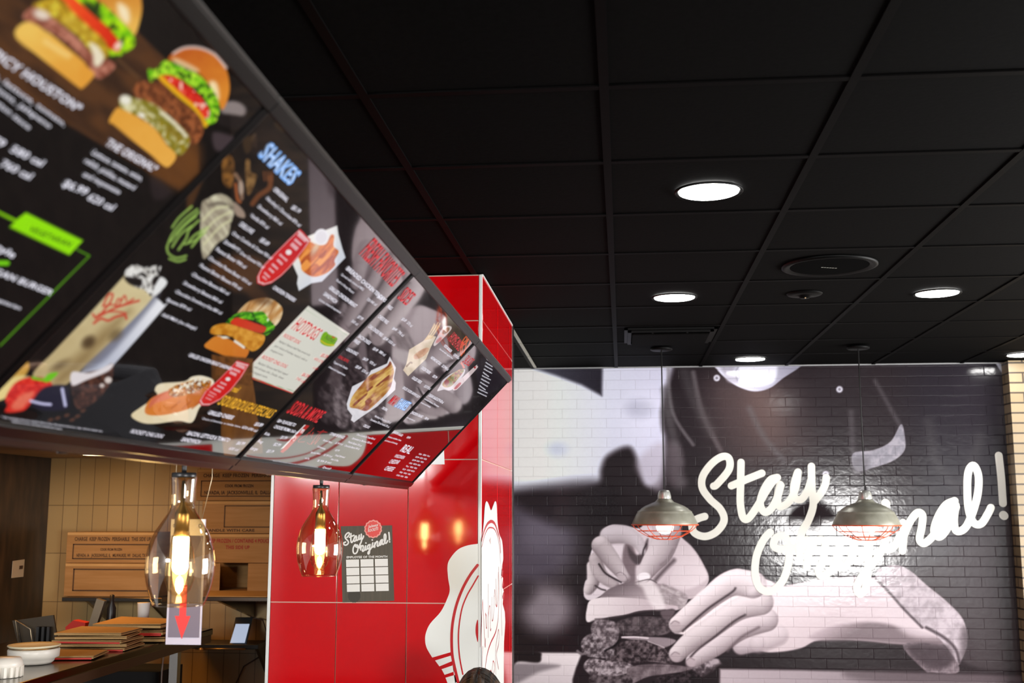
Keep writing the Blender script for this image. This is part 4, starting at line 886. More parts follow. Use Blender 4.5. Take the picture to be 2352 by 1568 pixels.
for x, y, w_, h_ in ((1640, 120, 62, 26), (1590, 175, 50, 16), (1550, 225, 48, 24), (1425, 350, 56, 12), (1385, 400, 40, 15), (1330, 450, 44, 13), (1290, 495, 36, 13), (1240, 545, 42, 11), (1215, 580, 30, 9)): block(x, y, w_, h_, 42)
A.ell(1485, 290, 34, 30, 0, (250, 240, 240), 6)
# grilled chicken sandwich
A.poly([(890, 1000), (1000, 870), (1100, 820), (1220, 800), (1300, 820), (1350, 850), (1415, 920), (1400, 1030), (1330, 1120), (1250, 1090), (1150, 990), (1000, 960)], tex((196, 140, 76), (246, 222, 180), 10, 8, 1, 4, 35), 5)
for p in ([(1060, 840), (1000, 960)], [(1220, 860), (1130, 960)], [(1340, 860), (1260, 1010)]): A.line(p, 16, (170, 110, 54), 9, .8)
A.poly([(780, 1080), (850, 1010), (960, 960), (1100, 960), (1200, 960), (1260, 1040), (1330, 1130), (1250, 1220), (1200, 1210), (1230, 1130), (1100, 1060), (950, 1040), (840, 1080)], tex((40, 130, 10), (130, 220, 30), 6, 9, 1, 2, 60, c3=(20, 70, 8)), 5)
A.poly([(830, 1090), (880, 1030), (960, 1035), (1120, 1090), (1230, 1135), (1200, 1195), (1120, 1190), (960, 1140)], gradf((530, 735), (600, 760), (224, 52, 24), (206, 60, 34), .3, 8), 5)
A.poly([(600, 1190), (640, 1120), (780, 1090), (960, 1140), (1110, 1190), (1215, 1230), (1190, 1330), (1080, 1405), (960, 1330), (800, 1230), (660, 1220)], tex((196, 120, 20), (232, 166, 60), 12, 4), 5)
A.poly([(540, 1355), (580, 1290), (680, 1230), (820, 1270), (960, 1350), (1040, 1400), (970, 1510), (880, 1500), (700, 1430)], gradf((480, 780), (560, 825), (222, 134, 44), (216, 120, 34), .3, 10), 5)
A.ell(765, 1248, 40, 14, 0, (246, 240, 220), 6); A.line([(880, 1290), (940, 1330), (980, 1360)], 28, (246, 240, 226), 7); A.ell(845, 1258, 26, 18, 30, (50, 30, 10), 7); A.line([(690, 1230), (820, 1255)], 8, (250, 240, 220), 5)
A.poly([(1240, 1040), (1262, 1040), (1250, 1070)], (250, 250, 240), 4)
# hot dog card
A.use('H')
A.poly([(725, 112), (1190, 425), (545, 1098), (-40, 882), (-10, 862)], (214, 60, 50), 3, sm=False); A.poly([(725, 108), (1195, 420), (552, 1088), (-10, 868)], (234, 233, 221), 3, sm=False)
A.line([(695, 145), (1160, 440)], 4, (120, 180, 110), 2, sm=False); A.line([(30, 905), (570, 1070)], 4, (120, 180, 110), 2, sm=False)
A.poly([(860, 490), (890, 420), (930, 400), (960, 430), (1050, 470), (1040, 510), (1000, 560), (930, 560), (870, 530)], (130, 188, 30), 5); A.line([(868, 500), (930, 540), (1010, 552)], 16, (222, 206, 40), 5); A.ell(1008, 462, 20, 9, 20, (220, 90, 50), 4)
# brown wood bottom right, hot dog
A.use('G'); A.poly([(1010, 30), (1180, 90), (1210, 280), (1250, 640), (1290, 780), (1040, 1130), (880, 1250), (750, 1240), (700, 900), (710, 420), (880, 180)], tex((96, 56, 18), (132, 82, 32), 24, 3, 1, 4, 12), 10, sm=False)
A.use('P4'); A.poly([(740, 670), (1040, 700), (1030, 900), (740, 860)], tex((86, 50, 18), (120, 72, 30), 10, 3), 10, sm=False)
A.poly([(1090, 190), (1180, 300), (1060, 300), (980, 200)], (80, 46, 22), 30, .6)
A.poly([(330, 925), (370, 880), (540, 865), (600, 830), (680, 825), (760, 870), (700, 1000), (650, 1060), (600, 1160), (500, 1150), (330, 1170), (230, 1160), (160, 1110), (230, 1050), (345, 970)], gradf((300, 940), (480, 900), (236, 218, 176), (252, 240, 214), .3, 12), 5)
A.poly([(260, 1090), (300, 990), (420, 940), (460, 910), (700, 860), (735, 880), (700, 960), (640, 1030), (520, 1080), (360, 1110)], gradf((350, 950), (470, 960), (226, 130, 50), (206, 110, 36), .4, 9), 5)
A.poly([(290, 1060), (310, 990), (400, 940), (480, 930), (460, 980), (340, 1020)], (216, 110, 84), 8, .9)
A.poly([(430, 960), (470, 900), (560, 870), (640, 850), (725, 860), (700, 900), (600, 950), (500, 975)], tex((110, 50, 14), (206, 130, 30), 5, 8, c3=(244, 236, 210)), 5)
for x, y in ((515, 915), (545, 890), (570, 905), (600, 880), (625, 855), (660, 850), (480, 930), (650, 880), (690, 865)): A.ell(x, y, 16, 9, -50, (248, 242, 226), 4)
for x in (450, 530, 600): A.line([(x, 1060), (x+60, 1010)], 10, (180, 84, 24), 7, .7)
A.use('P4')
tagshape([(925, 712), (1015, 738), (960, 830), (880, 930), (800, 1000), (720, 1040), (665, 1040), (648, 1010), (690, 940), (790, 850), (860, 780)])
for x, y, w_, h_ in ((948, 755, 34, 13), (920, 785, 28, 9), (895, 808, 26, 11), (825, 880, 24, 7), (805, 905, 26, 7), (780, 928, 28, 8), (750, 950, 26, 4), (735, 968, 22, 4), (718, 990, 22, 4)): block(x, y, w_, h_, 24)
A.ell(858, 848, 18, 14, 0, (250, 240, 240), 5)
A.use('Q1'); A.poly([(560, 60), (760, 80), (830, 230), (1120, 460), (1050, 560), (1060, 660), (900, 740), (820, 620), (560, 400), (470, 330)], (28, 18, 16), 26, .7)
for c, s_, O, E, h, i, bo in [('Q1', 'SHAKES', (545, 372), (905, 712), 215, 'b', .055), ('Q1', 'SHAKES', (552, 368), (900, 700), 200, 'l', .012),
  ('Q1', 'ORIGINAL', (715, 765), (865, 895), 52, 'w', .03), ('Q1', '$5.19', (920, 968), (1005, 1022), 50, 'w', .03), ('Q1', 'Hershey\'s Chocolate 870 cal', (635, 865), (1010, 1178), 44, 'w', .01), ('Q1', 'Strawberry 860 cal', (540, 955), (800, 1158), 44, 'w', .01), ('Q1', 'Vanilla 870 cal', (455, 1055), (650, 1200), 44, 'w', .01),
  ('Q1', 'DELUXE', (335, 1160), (475, 1255), 54, 'w', .03), ('Q1', '$5.69', (565, 1335), (650, 1390), 52, 'w', .03), ('Q1', 'Oreo Cookies & Cream 930 cal', (250, 1258), (690, 1545), 44, 'w', .01),
  ('Q2', 'Strawberry', (745, 180), (920, 275), 50, 'w', .012), ('Q2', 'Oreo Caramel 970 cal', (925, 300), (1190, 470), 40, 'w', .01), ('Q2', 'Peanut Butter 990 cal', (655, 262), (985, 470), 46, 'w', .01), ('Q2', 'Chocolate Peanut Butter 1010 cal', (570, 358), (1040, 655), 44, 'w', .01),
  ('Q2', 'Peanut Butter Banana 970 cal', (475, 445), (930, 710), 44, 'w', .01), ('Q2', 'Chocolate Banana 860 cal', (385, 545), (795, 768), 44, 'w', .01), ('Q2', 'Strawberry Banana 860 cal', (290, 642), (715, 862), 44, 'w', .01), ('Q2', 'Chocolate Strawberry Kiss 880 cal', (200, 738), (715, 985), 42, 'w', .01),
  ('Q2', 'Banana 870 cal', (103, 832), (365, 945), 42, 'w', .01), ('Q2', 'Add Malt (no charge)', (45, 998), (430, 1158), 42, 'w', .01), ('Q2', 'CHICKEN TENDERS', (1298, 695), (1540, 845), 46, 'w', .03),
  ('Q2', 'GRILLED CHICKEN BREAST SANDWICH', (350, 1455), (830, 1615), 46, 'w', .03), ('Q2', 'BREADED CHICKEN TENDERS', (2125, 480), (2560, 850), 50, 'w', .03), ('Q2', 'Served with choice of BBQ,', (2068, 545), (2320, 720), 30, 'w', .0), ('Q2', 'Ranch or Honey Mustard', (2012, 605), (2205, 752), 30, 'w', .0),
  ('Q2', 'GRILLED CHICKEN BREAST', (1930, 695), (2230, 912), 46, 'w', .03), ('Q2', 'SANDWICH', (1868, 765), (2005, 862), 46, 'w', .03), ('Q2', 'Lettuce, tomato & mayonnaise', (1818, 825), (2060, 975), 30, 'w', .0),
  ('S', '$8.25', (750, 255), (810, 290), 46, 'w', .02), ('S', '730-940 cal', (605, 290), (735, 372), 44, 'w', .0), ('S', '$7.99', (480, 535), (545, 572), 46, 'w', .02), ('S', '560 cal', (395, 590), (475, 645), 44, 'w', .0),
  ('P3', 'FRESH FAVORITES', (1645, 1200), (1880, 1440), 165, 'r', .02), ('H', 'HOTDOGS', (525, 360), (780, 495), 175, 'r', .02), ('H', 'ROCKET DOG', (435, 450), (610, 535), 48, 'r', .03), ('H', "Nathan's Famous beef frank served with", (385, 512), (730, 670), 34, 'k', .0),
  ('H', 'your choice of ketchup, mustard, relish or', (335, 560), (700, 732), 34, 'k', .0), ('H', 'chopped onion.', (288, 608), (432, 670), 32, 'k', .0), ('H', 'ROCKET CHILI DOG', (192, 692), (465, 805), 48, 'r', .03), ('H', "Nathan's Famous beef frank topped", (150, 755), (480, 888), 34, 'k', .0),
  ('H', 'with all-meat chili, Cheddar cheese', (102, 798), (435, 932), 34, 'k', .0), ('H', 'and chopped onion.', (52, 845), (255, 920), 34, 'k', .0), ('H', '$5.59', (858, 672), (925, 695), 44, 'r', .03), ('H', '490-570', (778, 712), (870, 752), 40, 'r', .0), ('H', 'cal', (770, 808), (812, 825), 34, 'r', .0), ('H', '$6.59', (645, 888), (712, 915), 44, 'r', .03), ('H', '740 cal', (575, 935), (668, 972), 40, 'r', .0),
  ('H', "Nathan's", (900, 470), (1020, 530), 62, 'g', .0), ('G', 'real', (850, 245), (930, 265), 110, 'y', .03), ('G', 'SOURDOUGH SPECIALS', (640, 440), (1430, 650), 190, 'y', .02), ('G', 'GRILLED CHEESE', (495, 585), (860, 668), 70, 'w', .03), ('G', 'Choice of American, or cheddar cheese.', (412, 665), (990, 792), 34, 'w', .0),
  ('G', '650-690 cal', (1005, 800), (1225, 858), 52, 'w', .0), ('G', '$5.89', (1195, 758), (1305, 778), 62, 'w', .02), ('G', 'BACON, LETTUCE & TOMATO', (180, 898), (805, 1005), 72, 'w', .03), ('G', 'SANDWICH', (92, 990), (360, 1032), 72, 'w', .03), ('G', '$6.99', (922, 1040), (1035, 1055), 62, 'w', .02), ('G', '600 cal', (805, 1120), (945, 1142), 56, 'w', .0),
  ('P4', 'ROCKET CHILI DOG', (150, 1232), (378, 1270), 34, 'w', .02), ('P2', '* An average person needs about two thousand calories a day, calorie needs vary.', (0, 1345), (565, 1425), 12, 'w', .0), ('P2', 'Additional nutrition information available upon request.', (60, 1370), (340, 1412), 11, 'w', .0)]:
    T(c, s_, O, E, h, i, bo)
finish(1, me, A)

# --- screen 2: sides, fries, soda
me, A = panel_canvas(2, 600, 345, (10, 6, 6))
A.C *= (1+.4*(vnoise(A.X, A.Y, 24, 9)-.5))[:, None]
A.use('G'); A.poly([(1180, 980), (1310, 880), (1335, 1180), (1050, 1200)], tex((86, 46, 18), (112, 66, 28), 20, 3), 10, sm=False)
A.use('S')
A.poly([(1120, 1265), (1165, 1180), (1205, 980), (1400, 860), (1470, 780), (1580, 800), (1500, 960), (1440, 1110), (1190, 1350)], tex((214, 196, 160), (236, 222, 192), 12, 3), 4, sm=False)
for a in range(9): A.line([(1420+a*12, 850-a*3), (1570+a*12-(a % 3)*20, 640-(a % 4)*14+a*2)], 9, ((232, 206, 140) if a % 2 else (206, 168, 96)), 3, sm=False)
A.poly([(1270, 1100), (1290, 1040), (1420, 960), (1480, 970), (1430, 1050), (1330, 1110)], tex((190, 130, 80), (226, 180, 130), 8, 5), 6)
A.line([(1170, 1210), (1220, 1160), (1240, 1165)], 22, (120, 86, 30), 8)
A.poly([(1660, 690), (1720, 655), (1785, 660), (1775, 720), (1600, 900), (1550, 930), (1550, 880)], (224, 214, 214), 4); A.ell(1715, 720, 62, 30, -42, (120, 84, 50), 6)
A.ell(1615, 850, 52, 22, -45, (196, 60, 60), 8, .6)
for p in ([(1930, 1080), (1915, 960), (1960, 840), (2020, 775)], [(1940, 1050), (1950, 900), (2035, 830)], [(1960, 1010), (2040, 900), (2050, 840)], [(1925, 950), (2010, 870), (2040, 800)], [(1960, 1030), (1990, 930), (2010, 780)]): A.line(p, 17, (240, 100, 40), 5)
A.use('R')
A.poly([(1040, 655), (1060, 590), (990, 500), (980, 420), (1060, 170), (1260, 70), (1330, -60), (1560, -160), (1600, -260), (1690, -100), (1660, 60), (1690, 120), (1680, 220), (1560, 330), (1420, 460), (1180, 620), (1085, 690)], (244, 242, 248), 5, sm=False)
A.poly([(1030, 400), (1070, 300), (1180, 160), (1300, 20), (1420, -40), (1560, -120), (1610, -190), (1660, -60), (1650, 20), (1620, 160), (1560, 260), (1420, 400), (1270, 520), (1130, 490), (1030, 470)], tex((176, 104, 30), (246, 206, 110), 7, 6, 1, 4, 50, c3=(150, 66, 20)), 6)
A.poly([(385, 720), (448, 735), (130, 1075), (60, 1130), (20, 1110)], (200, 30, 28), 4, sm=False); A.poly([(370, 722), (392, 725), (70, 1060), (20, 1080)], (240, 236, 236), 4, sm=False); A.poly([(340, 780), (382, 790), (345, 850), (305, 840)], (240, 236, 236), 4, sm=False); A.ell(228, 922, 42, 18, -60, (244, 236, 236), 4); A.ell(228, 922, 26, 8, -60, (200, 30, 28), 3)
for p in ([(510, 765), (440, 840), (350, 900), (280, 960), (330, 970), (375, 965)], [(400, 900), (440, 830), (460, 880), (500, 830), (470, 920)], [(650, 800), (580, 850), (470, 990), (520, 960)], [(690, 830), (640, 820), (590, 870), (520, 1000), (560, 960), (600, 900)], [(700, 830), (660, 830), (560, 820)], [(410, 980), (440, 1000), (480, 1000)]): A.line(p, 9, (196, 36, 34), 4)
for c, s_, O, E, h, i, bo in [('S', 'SIDES', (1035, 265), (1160, 370), 220, 'r', .02), ('S', 'FRIES', (890, 392), (945, 432), 52, 'w', .02), ('S', '$3.69', (1090, 565), (1145, 595), 44, 'w', .02), ('S', '570 cal', (1165, 615), (1225, 668), 44, 'w', 0),
  ('S', 'CHEESE FRIES', (762, 528), (890, 625), 52, 'w', .02), ('S', '$4.49', (960, 695), (1015, 722), 44, 'w', .02), ('S', '790 cal', (1040, 745), (1110, 800), 44, 'w', 0), ('S', 'CHILI CHEESE FRIES', (628, 665), (815, 800), 52, 'w', .02), ('S', '$5.49', (838, 828), (890, 858), 44, 'w', .02), ('S', '1050 cal', (905, 870), (990, 930), 44, 'w', 0),
  ('S', 'BACON CHEESE', (488, 805), (645, 910), 52, 'w', .02), ('S', 'FRIES', (428, 868), (495, 908), 52, 'w', .02), ('S', '$5.49', (695, 975), (750, 1008), 44, 'w', .02), ('S', '880 cal', (780, 1020), (855, 1070), 44, 'w', 0), ('S', 'ONION RINGS', (325, 985), (470, 1060), 50, 'w', .02), ('S', '$4.59', (555, 1115), (612, 1140), 44, 'w', .02), ('S', '970 cal', (645, 1165), (722, 1205), 44, 'w', 0),
  ('S', 'CHILI BOWL', (215, 1090), (350, 1160), 46, 'r', .02), ('S', 'Topped with Cheddar', (148, 1160), (340, 1255), 34, 'w', 0), ('S', 'cheese and chopped onion.', (82, 1225), (310, 1345), 34, 'w', 0), ('S', '$5.69', (455, 1225), (515, 1252), 44, 'w', .02), ('S', '570 cal', (540, 1280), (620, 1320), 44, 'w', 0),
  ('R', 'SODA & MORE', (105, 545), (540, 690), 240, 'r', .02), ('R', '80+ FLAVORS TO', (-30, 680), (220, 745), 58, 'w', .02), ('R', 'CHOOSE FROM', (-80, 765), (125, 815), 58, 'w', .02), ('R', '0-360 cal', (128, 818), (265, 850), 52, 'w', 0),
  ('G', 'Kids', (1342, 895), (1415, 915), 52, 'w', .01), ('G', '$1.99', (1585, 955), (1670, 970), 58, 'w', .01), ('G', 'Reg', (1238, 1005), (1310, 1028), 52, 'w', .01), ('G', '$2.99', (1480, 1058), (1575, 1075), 58, 'w', .01), ('G', 'Large', (1128, 1112), (1235, 1135), 56, 'w', .01), ('G', '$3.19', (1375, 1160), (1468, 1172), 56, 'w', .01), ('G', 'NEW', (1870, 885), (1905, 890), 60, 'r', .01),
  ('S', 'HOME-MADE', (1730, 840), (1880, 1000), 150, 'r', .0), ('S', 'KIDS BURGER', (1680, 935), (1775, 1020), 42, 'w', .02), ('S', '$5.99 570 cal', (1812, 1060), (1880, 1115), 40, 'w', .01), ('S', 'Served with regular fries', (1620, 975), (1800, 1110), 24, 'w', 0), ('S', "NATHAN'S HOT DOG", (1495, 1100), (1625, 1195), 44, 'w', .02), ('S', '$5.39 490 cal', (1650, 1215), (1730, 1270), 44, 'w', .01),
  ('S', 'CHICKEN TENDERS', (1360, 1240), (1480, 1320), 46, 'w', .02), ('S', '$5.99', (1525, 1355), (1570, 1385), 42, 'w', .01), ('S', 'GRILLED CHEESE', (1235, 1380), (1355, 1450), 46, 'w', .02), ('S', '$5.39 370 cal', (1405, 1495), (1490, 1540), 42, 'w', .01), ('S', 'GRILLED CHICKEN SANDWICH $5.99', (1105, 1515), (1330, 1650), 42, 'w', .01),
  ('R', 'MINI', (1570, 410), (1640, 450), 165, 'r', .02), ('R', 'SHAKES', (1660, 460), (1810, 520), 170, 'b', .02), ('R', 'SHAKES', (1664, 456), (1806, 512), 155, 'l', 0), ('R', 'ORIGINAL', (1480, 490), (1550, 525), 44, 'w', .02), ('R', "Hershey's Chocolate 370 cal", (1375, 605), (1600, 705), 36, 'w', 0), ('R', 'Strawberry 350 cal Vanilla 370 cal', (1315, 655), (1580, 765), 36, 'w', 0), ('R', 'DELUXE', (1215, 745), (1290, 775), 44, 'w', .01),
  ('R', 'OTHER BEVERAGES', (725, 865), (930, 920), 48, 'w', .01), ('R', 'Bottled Water', (632, 950), (760, 990), 34, 'w', 0), ('R', '$1.99 0 cal', (805, 995), (910, 1015), 38, 'w', 0), ('R', 'Lemonade', (550, 1040), (660, 1080), 36, 'w', 0), ('R', '$2.99', (805, 1095), (860, 1105), 34, 'w', 0),
  ('R', 'Oreo Cookies & Cream 400 cal', (1115, 870), (1375, 940), 36, 'w', 0), ('R', 'Strawberry Banana 350 cal', (1050, 925), (1330, 1000), 36, 'w', 0), ('R', 'Peanut Butter 370 cal', (990, 975), (1180, 1035), 36, 'w', 0), ('R', 'Chocolate Banana 340 cal', (940, 1030), (1150, 1080), 36, 'w', 0),
  ('R', 'Bottled Water', (455, 1130), (595, 1150), 34, 'w', 0), ('R', '$1.99 0 cal', (640, 1165), (755, 1190), 36, 'w', 0), ('R', 'Fresh Brewed', (805, 1170), (940, 1200), 34, 'w', 0), ('R', 'Iced Tea', (370, 1210), (430, 1222), 34, 'w', 0), ('R', '$.99 0 cal', (550, 1245), (740, 1280), 36, 'w', 0), ('R', 'Hot Coffee', (745, 1225), (850, 1250), 34, 'w', 0), ('R', 'Decaf', (630, 1345), (740, 1365), 34, 'w', 0),
  ('R', '* Additional nutrition information available upon request. An average person needs two thousand calories a day.', (-100, 1240), (560, 1340), 14, 'w', 0)]:
    T(c, s_, O, E, h, i, bo)
finish(2, me, A)

# --- screen 3: salad and small lists
me, A = panel_canvas(3, 520, 300, (10, 6, 7))
A.use('Z')
A.poly([(1010, 300), (1130, 190), (1380, 400), (1290, 520), (1120, 620), (1060, 560)], (34, 30, 42), 14, .8)
A.poly([(850, 230), (890, 300), (870, 310)], (236, 96, 40), 4); A.line([(850, 255), (885, 300)], 16, (232, 96, 44), 5)
A.poly([(590, 560), (625, 490), (650, 440), (740, 370), (880, 320), (890, 360), (840, 440), (770, 530), (720, 555), (660, 545)], (230, 226, 232), 4)
A.poly([(655, 470), (700, 420), (790, 345), (850, 320), (880, 340), (820, 420), (750, 500), (690, 520), (650, 500)], tex((110, 130, 40), (210, 150, 80), 5, 6, c3=(150, 40, 40)), 5)
A.poly([(760, 545), (780, 490), (1000, 290), (1025, 285), (1020, 320), (830, 520), (790, 550)], (240, 220, 222), 3); A.poly([(775, 530), (830, 470), (850, 480), (800, 535)], (196, 30, 36), 4)
A.poly([(985, 300), (1010, 290), (1005, 315)], (196, 30, 36), 3)
A.line([(860, 690), (890, 520), (870, 420)], 3, (70, 60, 70), 3, .4)
rows = [('Z', 'SALADS', (862, 245), (930, 290), 110, 'r', 0), ('Z', 'CAESAR SALAD $7.99 630 cal', (485, 610), (645, 695), 36, 'w', .02), ('Z', 'Romaine lettuce, Parmesan', (430, 640), (600, 735), 24, 'w', 0), ('Z', 'croutons and dressing', (400, 685), (510, 740), 22, 'w', 0), ('Z', 'CHICKEN SALAD', (290, 800), (420, 850), 34, 'w', .02), ('Z', '$8.99', (450, 860), (480, 880), 30, 'w', .01), ('Z', 'Grilled or crispy chicken strips', (180, 820), (340, 890), 22, 'w', 0),
        ('Z', 'GARDEN SALAD', (95, 1010), (200, 1055), 32, 'w', .02), ('Z', '$4.99', (255, 1070), (285, 1080), 28, 'w', .01), ('Z', 'Tomatoes, cucumber, cheese', (40, 1060), (190, 1105), 24, 'w', 0), ('Z', 'and choice of dressing', (0, 1100), (150, 1140), 22, 'w', 0),
        ('Z', 'REAL', (180, 1215), (280, 1245), 105, 'w', .0), ('Z', 'WISCONSIN', (115, 1280), (215, 1300), 46, 'w', 0), ('Z', 'CHEDDAR', (55, 1345), (155, 1355), 58, 'w', 0), ('Z', 'CHEESE', (5, 1420), (95, 1435), 62, 'w', 0)]
rng = random.Random(5)
for r in range(8):
    x, y = 385-r*35, 1250+r*33
    for q in range(3): rows.append(('Z', rng.choice(['$1.29', '90 cal', 'BACON', 'GUACAMOLE', 'AMERICAN', 'CHEDDAR', 'GRILLED ONIONS', '$.99', '110 cal', 'MUSHROOMS']), (x+q*45, y+q*10), (x+q*45+24+rng.random()*10, y+q*10+8), 20, 'w', 0))
for r in range(11): rows.append(('Z', rng.choice(['American cheese, lettuce, tomato and red relish', 'Swiss cheese, grilled onion, mushrooms', 'Cheddar cheese, bacon, and smokehouse sauce']), (1125-r*10, 215+r*36), (1185-r*10+rng.random()*40, 262+r*36), 18, 'w', 0))
for q in rows: T(*q)
finish(3, me, A)

# ------------------------------------------------------------------ things on the column
# staff poster
def onf(x, y, d=0): return Vector(at_y(x, y, CYF-.004-d))
t = empty('staff_poster', tuple(onf(845, 1382)), 'dark olive employee of the month board with a red seal on the red column', 'poster')
c0, c1, c2, c3 = [onf(*p, .001) for p in cr('PO', [(118, 1445), (965, 1420), (930, 185), (90, 200)])]
b = MB(); b.prism([c0, c1, c2, c3], (0, .003, 0)); b.make('board', M['posterdark'], t)
b = MB()
for j, s_ in enumerate(SCRIPT):
    pts = [onf(*cr('PO', [(140+(x-228)*.4145, 305+(y-675)*.437)])[0], .0018+.0003*(j % 4)) for x, y in s_]
    ribbon(b, pts, 24/7.125/2572*4.9, (0, -1, 0))
b.make('script_lettering', M['paper'], t)
LT = Letters(); O_ = onf(*cr('PO', [(186, 724)])[0], .002); E_ = onf(*cr('PO', [(853, 712)])[0], .002); d_ = (E_-O_)
LT.add('EMPLOYEE OF THE MONTH', lambda u, v: O_+d_*u+Vector((0, 0, v)), 1, .0085, 0, .03); LT.make('heading', [M['paper']], t)
for r in range(4):
    for c in range(3):
        x, y = 176+c*236+r*4.5, 748+r*135-c*6
        P = [onf(*p, .0018) for p in cr('PO', [(x, y), (x+212, y-5), (x+214, y+116), (x+4, y+121)])]
        b = MB(); b.prism(P[::-1], (0, .0006, 0)); b.make('name_slip', M['paper'], t)
b = MB(); C_ = onf(*cr('PO', [(620, 245)])[0], .005); rr = 150/7.125/2572*4.9
def star(b, C, r0, r1, n, y, th, N=(0, 1, 0)):
    b.prism([(C.x+(r0 if k % 2 else r1)*math.cos(2*PI*k/n/2), y, C.z+(r0 if k % 2 else r1)*math.sin(2*PI*k/n/2)) for k in range(2*n)], (0, th, 0))
star(b, C_, rr, rr*.92, 14, C_.y, .003); s_o = b.make('seal', M['sealpink'], t)
b = MB(); star(b, C_, rr*.86, rr*.77, 14, C_.y-.0008, .0008); q = b.make('seal_star', M['sealred'], s_o)
LT = Letters()
for k, tx in enumerate(('Johnny', 'ROCKETS')):
    LT.add(tx, lambda u, v, k=k: C_+Vector((-rr*.55+u+(.12*v), -.0022, rr*(.08-.42*k)+v+u*.22)), rr*1.1, rr*.30, 0, .02)
LT.make('seal_lettering', [M['paper']], s_o)
b = MB(); C2 = onf(*cr('PO', [(310, 1340)])[0], .0016); star(b, C2, rr*.72, rr*.66, 16, C2.y, .0006); b.make('faded_seal', mat('dark_print', (.035, .028, .018), .6), t)
# white card half hidden by the last screen
P = [onf(*p, .0035) for p in ((958, 1027), (1019, 1020), (1021, 1066), (960, 1067))]
b = MB(); b.prism(P, (0, .0035, 0)); o = b.make('white_card', M['decal']); o.data.materials.clear(); o.data.materials.append(M['cardwhite']); tag(o, 'plain white card on the red column peeking out behind the farthest menu screen', 'card')
# round seal logo wrapped around the column corner
def ons(x, y, d=0): return Vector(at_x(x, y, CXR+.004+d))
def poly2(b, fn, c, pts, d, mi=0, sm=True):
    P = cr(c, pts)
    if sm: P = [tuple(p) for p in smooth(P, True, 4)]
    f = b.b.faces.new([b.b.verts.new(fn(x, y, d)) for x, y in P]); f.material_index = mi
logo = empty('wall_logo', (CXR, CYF, 1.0), 'large white bottle-cap shaped logo sticker wrapping the corner of the red column', 'logo')
b = MB(); left = [(462, 497), (380, 510), (310, 540), (255, 600), (228, 660), (232, 760), (245, 850), (225, 920), (175, 1020), (95, 1110), (62, 1180), (55, 1240), (68, 1300), (110, 1372)]
P = [tuple(p) for p in smooth(cr('CL', left), False, 4)]+cr('CL', [(255, 1330), (262, 1400), (285, 1560), (320, 1800), (463, 1800)])
f = b.b.faces.new([b.b.verts.new(onf(x, y, .0010)) for x, y in P])
for q in ([(132, 1395), (252, 1358), (262, 1400), (165, 1440)], [(182, 1462), (268, 1432), (278, 1480), (205, 1505)], [(212, 1527), (288, 1505), (300, 1560), (235, 1590)], [(250, 1620), (320, 1600), (350, 1700), (300, 1720)]): poly2(b, onf, 'CL', q, .0010, 0, False)
b.make('sticker_front', M['decal'], logo)
b = MB()
def lineon(fn, c, pts, wpx, d, N, dist=4.9):
    P3 = [fn(x, y, d) for x, y in cr(c, pts)]; ribbon(b, P3, wpx/CROP[c][2]/2572*dist, N)
lineon(onf, 'CL', [(458, 662), (400, 740), (340, 850), (290, 990), (262, 1150), (262, 1330), (285, 1460), (330, 1640)], 21, .0016, (0, -1, 0))
b.make('red_arc', M['decalred'], logo); b = MB(); lineon(onf, 'CL', [(463, 745), (420, 820), (375, 900), (335, 1010), (312, 1180), (318, 1350), (345, 1500)], 11, .0016, (0, -1, 0))
b.make('red_arc', M['decalred'], logo); b = MB(); poly2(b, onf, 'CL', [(462, 1085), (446, 1120), (443, 1175), (450, 1220), (462, 1248)], .0016)
b.make('red_half_disc', M['decalred'], logo)
b = MB()
UP = [(489, 480), (505, 350), (515, 210), (528, 170), (545, 195), (562, 240), (578, 205), (594, 170), (606, 200), (612, 330), (625, 420), (648, 480), (656, 600), (650, 650)]
P = [tuple(p) for p in smooth(cr('CL', UP), False, 4)]+cr('CL', [(640, 740), (655, 760), (648, 830), (660, 860), (652, 960), (668, 1020), (672, 1100), (662, 1250), (660, 1400), (662, 1900), (489, 1900)])
b.b.faces.new([b.b.verts.new(ons(x, y, .0010)) for x, y in P]); b.make('sticker_side', M['decal'], logo)
b = MB()
for pts, wd in (([(492, 470), (510, 400), (535, 345), (565, 325), (592, 345), (612, 400), (630, 470), (636, 560)], 9), ([(492, 520), (515, 430), (540, 380), (566, 373), (592, 390), (615, 450), (630, 560), (634, 650)], 4),
                ([(498, 930), (492, 1050), (488, 1200), (487, 1290)], 5), ([(498, 930), (505, 1050), (512, 1200), (517, 1290), (521, 1230)], 5), ([(520, 1030), (524, 1130), (530, 1140), (528, 1060), (520, 1035)], 4), ([(541, 810), (541, 1000), (541, 1215)], 4), ([(541, 1060), (550, 980), (556, 1000), (557, 1155), (563, 1150)], 4),
                ([(570, 910), (570, 1080), (582, 1050), (586, 900)], 4), ([(588, 900), (592, 850), (597, 930), (598, 960), (604, 980)], 4), ([(600, 770), (603, 870), (606, 980), (616, 900), (618, 720)], 5), ([(622, 680), (624, 900), (618, 1060), (600, 1170), (560, 1260), (535, 1340), (520, 1440), (515, 1560)], 6),
                ([(498, 1560), (494, 1400), (500, 1290)], 4), ([(600, 1500), (596, 1340), (612, 1200), (622, 1160), (622, 1260), (604, 1350), (620, 1460)], 4), ([(570, 1490), (578, 1400), (590, 1440), (580, 1510)], 4), ([(555, 1520), (560, 1470), (575, 1520)], 4), ([(644, 700), (652, 680)], 4), ([(643, 760), (652, 735)], 4), ([(650, 900), (660, 930)], 4), ([(640, 660), (642, 1000), (646, 1200)], 4)):
    P3 = [ons(x, y, .0016) for x, y in cr('CL', pts)]; ribbon(b, P3, wd*.0016, (1, 0, 0))
